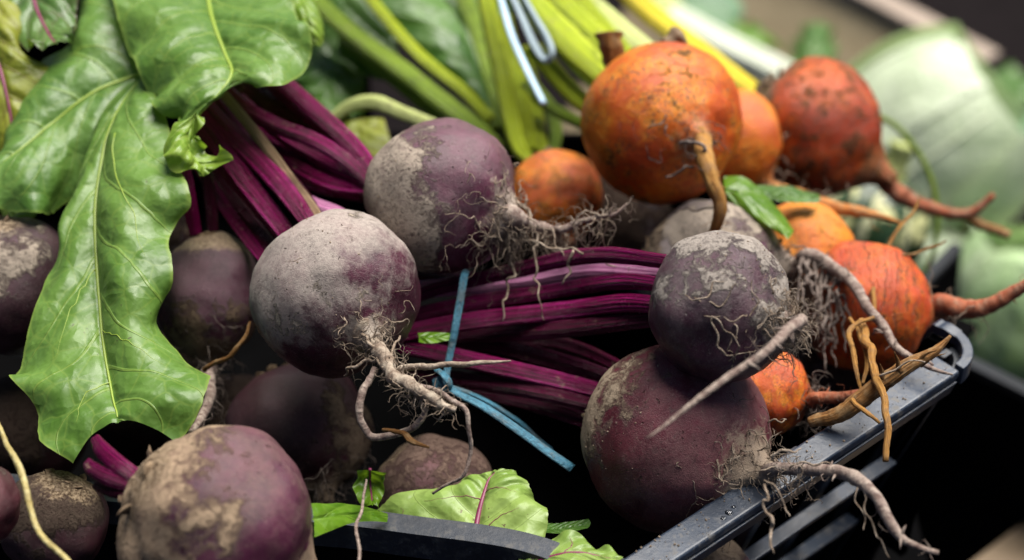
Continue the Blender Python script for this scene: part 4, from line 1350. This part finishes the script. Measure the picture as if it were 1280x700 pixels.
lfP = leaf("beet_leaf", "bright green leaf wedged between the biggest golden and the grey beetroot", [
    ((905, 222, .775), (906, 236, .768), (912, 252, .766)), ((932, 226, .775), (928, 244, .765), (926, 262, .762)), ((962, 252, .77), (954, 264, .76), (950, 276, .757)), ((985, 276, .765), (978, 284, .756), (972, 290, .754)), ((993, 286, .76), (990, 293, .755), (985, 298, .752))],
    M_LEAFBRT, None, GL, seed=14.0, nu=30, nv=50, quilt=.0002, edge_n=.006)
lfQ = leaf("beet_leaf", "narrow green leaf lying under the golden root to the right", [
    ((945, 232, .79), (948, 240, .785), (952, 248, .782)), ((985, 232, .79), (985, 242, .784), (986, 252, .78)), ((1024, 240, .79), (1026, 246, .785), (1022, 252, .782))],
    M_LEAFGRN, None, GL, seed=15.0, nu=24, nv=40)
lfR = leaf("beet_leaf", "sliver of green leaf under the hairy tail of the dusty beetroot", [
    ((522, 420, .70), (524, 424, .698), (524, 430, .696)), ((540, 419, .70), (540, 424, .697), (540, 431, .695)), ((562, 420, .70), (562, 424, .698), (560, 427, .697))],
    M_LEAFBRT, None, GL, quilt=.0001, edge_n=.005, seed=16.0, nu=20, nv=24)

# ------------------------------------------------------------------ twine
m = MB()
m.tube([P(*q) for q in [(583, 338, .708), (578, 350, .704), (571, 400, .700), (564, 440, .698), (556, 478, .694)]], [h * .7 / FPX for h in (4.5, 5, 5, 4.5, 4.5)], 40, 10, flat=.45, wob=.0008, ridge=.1)
m.tube([P(*q) for q in [(550, 470, .69), (556, 482, .688), (600, 505, .685), (650, 540, .68), (716, 586, .675)]], [h * .69 / FPX for h in (4, 5, 6.5, 7, 7.5)], 40, 10, flat=.45, wob=.0008, ridge=.1)
m.tube([P(*q) for q in [(548, 478, .695), (590, 492, .70), (640, 520, .705), (690, 562, .71)]], [h * .7 / FPX for h in (4, 4.5, 5, 5)], 40, 10, flat=.4, wob=.0008, ridge=.1)
m.tube([P(*q) for q in [(546, 462, .692), (556, 470, .686), (562, 482, .686), (550, 488, .69), (545, 474, .694)]], [h * .69 / FPX for h in (5, 6, 6, 6, 5)], 30, 10, flat=.6, ridge=.12)
tag(m.build("twine", M_TWINE), "blue twine tied round the magenta stalks with a loose end pointing down right", "twine")
t = thing("twine", P(650, 60, .84), "pale blue and grey twine round the yellow-green stalks", "twine")
m = MB()
m.tube([P(*q) for q in [(618, -25, .85), (628, 5, .845), (640, 45, .835), (660, 90, .825), (680, 130, .818)]], [h * .84 / FPX for h in (5, 5, 5.5, 5.5, 5)], 40, 10, flat=.6, ridge=.1)
m.build("loose_end", M_TWINEPALE, t)
m = MB()
m.tube([P(*q) for q in [(632, -20, .85), (650, 15, .845), (668, 55, .835), (682, 75, .83), (690, 66, .828), (684, 48, .832), (668, 20, .84), (650, -12, .85)]], [h * .84 / FPX for h in (5, 6, 7, 7, 7, 7, 6, 5)], 60, 10, flat=.6, ridge=.1)
m.build("loop", M_TWINEGREY, t)

# ------------------------------------------------------------------ loose straw stalk, green stalks at the back
m = MB()
m.tube([P(*q) for q in [(-12, 510, .62), (8, 555, .61), (28, 592, .60), (38, 640, .592), (60, 672, .586), (88, 708, .58)]], [h * .6 / FPX for h in (3.5, 3.5, 4.5, 3.8, 3.8, 4)], 60, 10, bump=.2, wob=.002, seed=2)
tag(m.build("dry_stalk", root_mat("straw", (.22, .17, .06), (.36, .30, .12), (.46, .41, .22), .6, .3)), "thin dry straw-coloured stalk slanting across the bottom left corner", "stalk")
m = MB()
m.tube([P(*q) for q in [(458, 600, .645), (452, 640, .625), (446, 670, .612), (447, 712, .60)]], [h * .63 / FPX for h in (1.6, 2, 2, 2)], 40, 8, bump=.3, wob=.002, seed=2)
tag(m.build("root_strand", M_ROOT), "thin grey root strand hanging in front of the low front rim", "root")

GS = "green leaf stalks at the back of the heap"


def loose_stalk(label, pl, hw, mat, flat=.6, blade=None):
    c = P(*pl[len(pl) // 2])
    r = thing("leaf_stalk", c, label, "stalk", GS)
    B0 = Beet()
    B0.root = r
    stalk(B0, pl, [h * .85 for h in hw], mat, .85, name="rib", ridge=.03)
    if blade:
        rows, bm = blade
        Lp, Rp = spline([P(*q[0]) for q in rows], 40), spline([P(*q[1]) for q in rows], 40)
        V, F, uv = [], [], []
        for j in range(40):
            for i in range(13):
                u = i / 12
                V.append(Lp[j] * (1 - u) + Rp[j] * u - FW * (.006 * math.sin(math.pi * u)) + UP * .002 * mnoise.noise(Vector((j * .2, u * 3, 0))))
                uv.append((u * .5 + .5, j / 39))
        for j in range(39):
            for i in range(12):
                a = j * 13 + i
                F.append((a, a + 1, a + 14, a + 13))
        m = MB()
        m.add(V, F, uv)
        m.build("blade", bm, r)
    return r


loose_stalk("green stalk with a broad leafy wing, highest of the back stalks", [(425, -60, .92), (470, 10, .91), (530, 75, .90), (580, 115, .89), (615, 150, .88)], [8, 9, 9, 9, 8], M_STALKYEL, blade=([((440, -70, .92), (520, -90, .93)), ((470, -5, .912), (545, -20, .925)), ((520, 55, .905), (575, 30, .915)), ((570, 98, .895), (600, 85, .905)), ((610, 140, .885), (615, 135, .89))], M_LEAFGRN))
loose_stalk("long green stalk running parallel below the leafy one", [(380, -10, .93), (440, 40, .915), (510, 95, .90), (570, 140, .885), (625, 190, .87)], [13, 14, 15, 15, 12], M_STALKGRN)
loose_stalk("dark green stalk lowest in the bundle behind the purple beetroot", [(430, 45, .93), (490, 90, .915), (550, 140, .90), (600, 180, .88)], [14, 15, 15, 12], M_STALKGRN)
loose_stalk("green stalk between the yellow bunch and the leafy stalk", [(480, -40, .95), (530, 20, .94), (580, 90, .92), (620, 165, .90)], [14, 15, 14, 11], M_STALKGRN)
loose_stalk("pale cut stalk with a bent end above the purple beetroot", [(415, 150, .855), (438, 132, .85), (470, 128, .845), (505, 142, .84), (560, 165, .835)], [9, 10, 11, 10, 9], M_STALKPALE)
leaf("beet_leaf", "dark green blurred leaf at the top behind the green stalks", [
    ((380, -60, .95), (430, -70, .95), (500, -60, .95)), ((375, 10, .94), (430, 10, .935), (490, 20, .94)), ((395, 55, .93), (440, 60, .93), (500, 80, .93)), ((440, 90, .92), (470, 100, .92), (510, 110, .92))], M_LEAFGRN, None, GL, seed=20.0, nu=30, nv=40)
leaf("beet_leaf", "dark green leaf behind the yellow-green bunch at the top edge", [
    ((500, -80, 1.0), (560, -90, 1.0), (640, -70, 1.0)), ((510, 0, .985), (565, -5, .98), (640, 5, .985)), ((530, 60, .97), (580, 65, .965), (640, 75, .97)), ((570, 120, .95), (600, 125, .95), (635, 130, .95))], M_LEAFGRN, None, GL, seed=22.0, nu=30, nv=40, ruffle=.004)
leaf("beet_leaf", "shaded green leaf in the gap between the stalk bunch and the magenta stalks", [
    ((370, 60, .96), (400, 40, .96), (450, 30, .96)), ((375, 105, .94), (410, 100, .935), (455, 95, .94)), ((400, 140, .92), (425, 145, .92), (455, 145, .92))], M_LEAFGRN, None, GL, seed=23.0, nu=30, nv=40, ruffle=.004)
loose_stalk("short green stalk standing between the two yellow bunches", [(560, -50, .97), (590, 20, .955), (612, 90, .93), (636, 165, .90)], [12, 13, 13, 10], M_STALKGRN)
leaf("beet_leaf", "olive leaf in shade just above the purple beetroot", [
    ((430, 160, .87), (445, 150, .87), (480, 150, .87)), ((420, 195, .855), (450, 190, .85), (490, 185, .855)), ((440, 225, .845), (465, 215, .845), (490, 205, .85))], M_LEAFOL, None, GL, seed=21.0, nu=24, nv=30)

# ------------------------------------------------------------------ blurred produce and boxes behind
def cabbage(label, px, py, rpx, d, axis, n, seed, mat, rib, sx=1.0):
    c = P(px, py, d)
    R = rpx * d / FPX
    a = A(*axis)
    e1, e2 = frame(a)
    root = thing("cabbage", c, label, "cabbage", "pale cabbages beyond the crate")
    rg = random.Random(seed)
    m = MB()
    vs, fs = [], []
    for i in range(25):
        th = math.pi * i / 24
        for k in range(32):
            t_ = 2 * math.pi * k / 32
            u = e1 * math.cos(t_) + e2 * math.sin(t_)
            q = a * math.cos(th) * sx + u * math.sin(th)
            vs.append(c + q * R * .93 * (1 + .04 * nz(q, 3, seed)))
    for i in range(24):
        for k in range(32):
            k2 = (k + 1) % 32
            fs.append((i * 32 + k, i * 32 + k2, (i + 1) * 32 + k2, (i + 1) * 32 + k))
    m.add(vs, fs, [(.5 + .4 * math.sin(i), i / 24) for i in range(25) for k in range(32)])
    m.build("heart", mat, root)
    for j in range(n):
        t0 = 6.283 * j / n + rg.uniform(-.3, .3)
        up = rg.uniform(.95, 1.06) + .03 * j / n
        vs, fs, uv = [], [], []
        rib_pts = []
        for i in range(26):
            th = math.pi * (1 - .80 * i / 25)
            w = .95 * math.sin(min(1.0, (i + 3) / 17) * math.pi / 2)
            for k in range(21):
                uu = k / 10 - 1
                t_ = t0 + uu * w
                u = e1 * math.cos(t_) + e2 * math.sin(t_)
                flare = .30 * max(0, i / 25 - .7) / .3 + .05 * abs(uu) ** 2
                f = up * (1 + flare) + .014 * math.sin(i * .45 + uu * 2.5 + j) * (abs(uu) + .2) * (i / 25)
                q = a * math.cos(th) * sx + u * math.sin(th)
                vs.append(c + q * R * f)
                uv.append((uu * .5 + .5, i / 25))
                if k == 10:
                    rib_pts.append(c + q * R * (f + .012))
        for i in range(25):
            for k in range(20):
                b = i * 21 + k
                fs.append((b, b + 1, b + 22, b + 21))
        m = MB()
        m.add(vs, fs, uv)
        lf = m.build("leaf", mat, root)
        m = MB()
        m.tube(rib_pts[::3], [R * .05, R * .035, R * .02, R * .01], 26, 8)
        m.build("rib", rib, lf)
    return root


M_CAB = leaf_mat("pale_cabbage_leaf", (.46, .55, .36), (.58, .66, .47), (.63, .68, .54), 6, 1.0, .25, rough=.4, vw=.06)
M_CABG = leaf_mat("green_cabbage_leaf", (.34, .50, .24), (.48, .60, .36), (.48, .58, .34), 6, 1.0, .25, rough=.4, vw=.06)
M_RIB = NT("cabbage_rib").done((.55, .60, .44), .4)
cabbage("large whitish-green cabbage behind the red-orange beetroot", 1120, 215, 128, 1.52, (.75, -.55, -.3), 5, 3, M_CAB, M_RIB, 1.12)
cabbage("pale green cabbage at the right edge beyond the crate corner", 1262, 395, 88, 1.42, (.2, -.8, -.4), 6, 4, M_CABG, M_RIB)
cabbage("small pale cabbage between the squash and the crate corner", 1172, 345, 62, 1.46, (-.2, -.6, -.5), 5, 6, M_CAB, M_RIB)
# patterned squash
sq = P(1082, 275, 1.15)
sR = 82 * 1.15 / FPX
sa = A(.35, -.8, -.45)
e1, e2 = frame(sa)
sqr = thing("squash", sq, "dark green squash with cream patches and stripes behind the golden roots", "squash")
m = MB()
vs, fs, uv = [], [], []
for i in range(33):
    th = math.pi * i / 32
    for k in range(80):
        t_ = 2 * math.pi * k / 80
        u = e1 * math.cos(t_) + e2 * math.sin(t_)
        lobe = 1 - .07 * abs(math.sin(4 * t_)) ** 6 * math.sin(th)
        q = sa * math.cos(th) * .86 + u * math.sin(th)
        vs.append(sq + q * sR * lobe)
        uv.append((k / 80, i / 32))
for i in range(32):
    for k in range(80):
        k2 = (k + 1) % 80
        fs.append((i * 80 + k, i * 80 + k2, (i + 1) * 80 + k2, (i + 1) * 80 + k))
m.add(vs, fs, uv)
s = NT("patterned_squash_rind")
ob_ = s.coord()
n1 = s.noise(ob_, 48, 3, .5)
n2 = s.noise(ob_, 140, 4, .6)
ux, uy, _ = s.xyz(s.coord('UV'))
st_ = s.math('ABSOLUTE', s.math('SUBTRACT', s.math('FRACT', s.math('ADD', s.math('MULTIPLY', ux, 8), s.math('MULTIPLY', n2, .3))), .6))
col = s.mix(s.rng(n1, .55, .60), (.018, .045, .014), (.52, .52, .24))
col = s.mix(s.rng(st_, .10, .05, 0, .9), col, (.62, .62, .36))
m.build("rind", s.done(col, .4, s.bump(n2, .001), .5), sqr)
m = MB()
m.tube([sq + sa * sR * .8, sq + sa * sR * 1.05, sq + sa * sR * 1.25 + UP * .004], [.012, .008, .009], 16, 16, ridge=.12)
m.build("stem", M_STALKPALE, sqr)
# thin hoop stalk over the squash
m = MB()
m.tube([P(*q) for q in [(1085, 140, .97), (1120, 158, .965), (1150, 195, .96), (1168, 240, .955), (1170, 300, .955), (1155, 345, .96)]], [.0016, .0018, .0018, .0017, .0016, .0013], 40, 8)
tag(m.build("curved_stalk", M_STALKGRN), "thin curved green stalk arching in front of the whitish cabbage", "stalk")
# pale leek-like stalk behind the golden ones
GB = "blurred leaves beyond the crate"
lk = thing("leek", P(940, 80, 1.442), "pale white-green leek lying behind the biggest golden beetroot", "leek")
B0 = Beet()
B0.root = lk
stalk(B0, [(840, 20, 1.496), (900, 55, 1.469), (960, 85, 1.455), (1030, 120, 1.442)], [17, 20, 20, 18], stalk_mat("leek_white", (.50, .56, .40), (.66, .70, .58), (.78, .80, .72), .5), .9, name="stem")
stalk(B0, [(780, -45, 1.523), (815, -10, 1.510), (850, 28, 1.496)], [20, 20, 17], M_STALKPALE, .5, name="leaf")
for label, rows, mt, sd_ in (
        ("blue-green leaf at the top edge beside the tan box", [((820, -60, 1.632), (860, -70, 1.632), (915, -60, 1.632)), ((825, 0, 1.605), (872, 0, 1.591), (925, 10, 1.605)), ((870, 40, 1.578), (900, 45, 1.578), (930, 48, 1.578))], M_LEAFTEAL, 31),
        ("dark green leaf standing up against the tan box", [((985, 80, 1.632), (1015, 95, 1.618), (1045, 85, 1.632)), ((992, 50, 1.659), (1018, 55, 1.632), (1042, 50, 1.659)), ((1008, 32, 1.673), (1022, 28, 1.659), (1036, 32, 1.673))], M_LEAFGRN, 32),
        ("yellowish green leaf between the pale leek and the tan box", [((905, 40, 1.578), (925, 50, 1.564), (945, 62, 1.564)), ((930, 28, 1.591), (950, 42, 1.578), (965, 60, 1.564)), ((965, 45, 1.578), (975, 55, 1.564), (985, 68, 1.564))], M_LEAFBRT, 33),
        ("broad green leaf right of the whitish cabbage", [((1130, 80, 1.700), (1160, 60, 1.700), (1195, 75, 1.714)), ((1150, 130, 1.632), (1200, 115, 1.618), (1255, 120, 1.632)), ((1190, 185, 1.564), (1235, 175, 1.550), (1290, 170, 1.564)), ((1215, 235, 1.496), (1250, 230, 1.496), (1300, 225, 1.496))], M_LEAFTEAL, 34),
        ("leaf with a bright tip near the right edge under the dark corner", [((1200, 110, 1.659), (1230, 100, 1.659), (1260, 80, 1.673)), ((1225, 125, 1.632), (1260, 115, 1.618), (1290, 95, 1.632)), ((1260, 140, 1.605), (1290, 130, 1.605), (1320, 120, 1.605))], M_LEAFGRN, 35),
        ("blue-green leaf hanging at the right edge above the dark gap", [((1235, 150, 1.578), (1265, 140, 1.578), (1310, 140, 1.578)), ((1232, 195, 1.523), (1265, 190, 1.510), (1310, 190, 1.523)), ((1240, 225, 1.496), (1265, 228, 1.496), (1300, 228, 1.496))], M_LEAFTEAL, 36)):
    leaf("vegetable_leaf", label, rows, mt, None, GB, ruffle=.004, rfreq=2.2, seed=float(sd_), nu=30, nv=44, mid_r=(.002, .001))

# tan wooden box behind: far side with a pale top edge
M_TAN = wood_mat("tan_board", (.36, .28, .16), (.45, .36, .22))
M_TANEDGE = wood_mat("pale_board_edge", (.24, .19, .15), (.31, .25, .20))
w0, w1 = PZ(1036, -8, -.46), PZ(1222, 92, -.46)
wd = nrm((w1 - w0) * np.array((1, 1, 0)))
w0[2] = w1[2] = (w0[2] + w1[2]) / 2
wl = np.linalg.norm(w1 - w0)
wn_ = np.array((wd[1], -wd[0], 0))
w0 = w0 - wd * .25
wl += .25
box = thing("wooden_box", (w0 + w1) / 2 + DN * .12, "tan wooden box side with a pale top edge behind the cabbages", "box")
m = MB()
m.box(w0 + DN * .002, wd * wl, -wn_ * .016, nrm(DN + wn_ * .75) * .3)
m.build("side_board", M_TAN, box, False, .002)
m = MB()
m.box(w0 + wn_ * .002, wd * (wl + .004), -wn_ * .030, -DN * .018)
m.build("top_rail", M_TANEDGE, box, False, .003)
# second black crate on the right
K0 = P(1222, 468, 1.02)
K1 = P(1350, 520, .98)
kd = nrm((K1 - K0) * np.array((1, 1, 0)))
kn = np.array((kd[1], -kd[0], 0))
K0[2] = K1[2] = (K0[2] + K1[2]) / 2
nc = thing("plastic_crate", (K0 + K1) / 2 + DN * .15, "empty black plastic crate standing beyond the corner of the dusty one", "crate")
m = MB()
cv = [K0 - kd * .08 - kn * .10, K0 - kd * .07 - kn * .012, K0 - kd * .045, K0 + kd * .015, K0 + kd * .10, K1 + kd * .10]
c_ = spline(cv, 40)
tg = np.gradient(c_, axis=0)


m.add(*wallstrip(c_, [(0, 0), (-.008, 0), (-.008, -.006), (0, -.006)]))
m.build("rim", M_PLASTICLOW, nc, False, .001)
m = MB()
m.add(*wallstrip(c_, [(-.003, -.007), (-.008, -.007), (-.04, -.34), (-.035, -.34)]))
m.build("wall", M_PLASTICDK, nc, False)
m = MB()
m.add(*wallstrip(c_ + kn * .0, [(-.012, -.055), (-.03, -.055), (-.03, -.061), (-.012, -.061)]))
m.build("slat", M_PLASTICDK, nc, False)
# wooden plank in the lower right corner
p0, p1 = P(1178, 726, .98), P(1330, 612, 1.10)
pd = nrm((p1 - p0))
pn = nrm(np.cross(pd, np.array((0, 0, 1.0))))
m = MB()
m.box(p0 - pd * .1, pd * .6, pn * .09, nrm(np.cross(pn, pd)) * -.018)
tag(m.build("wooden_plank", wood_mat("plank_wood", (.13, .095, .06), (.20, .15, .10)), None, False, .003), "blurred tan wooden plank in the bottom right corner", "plank")
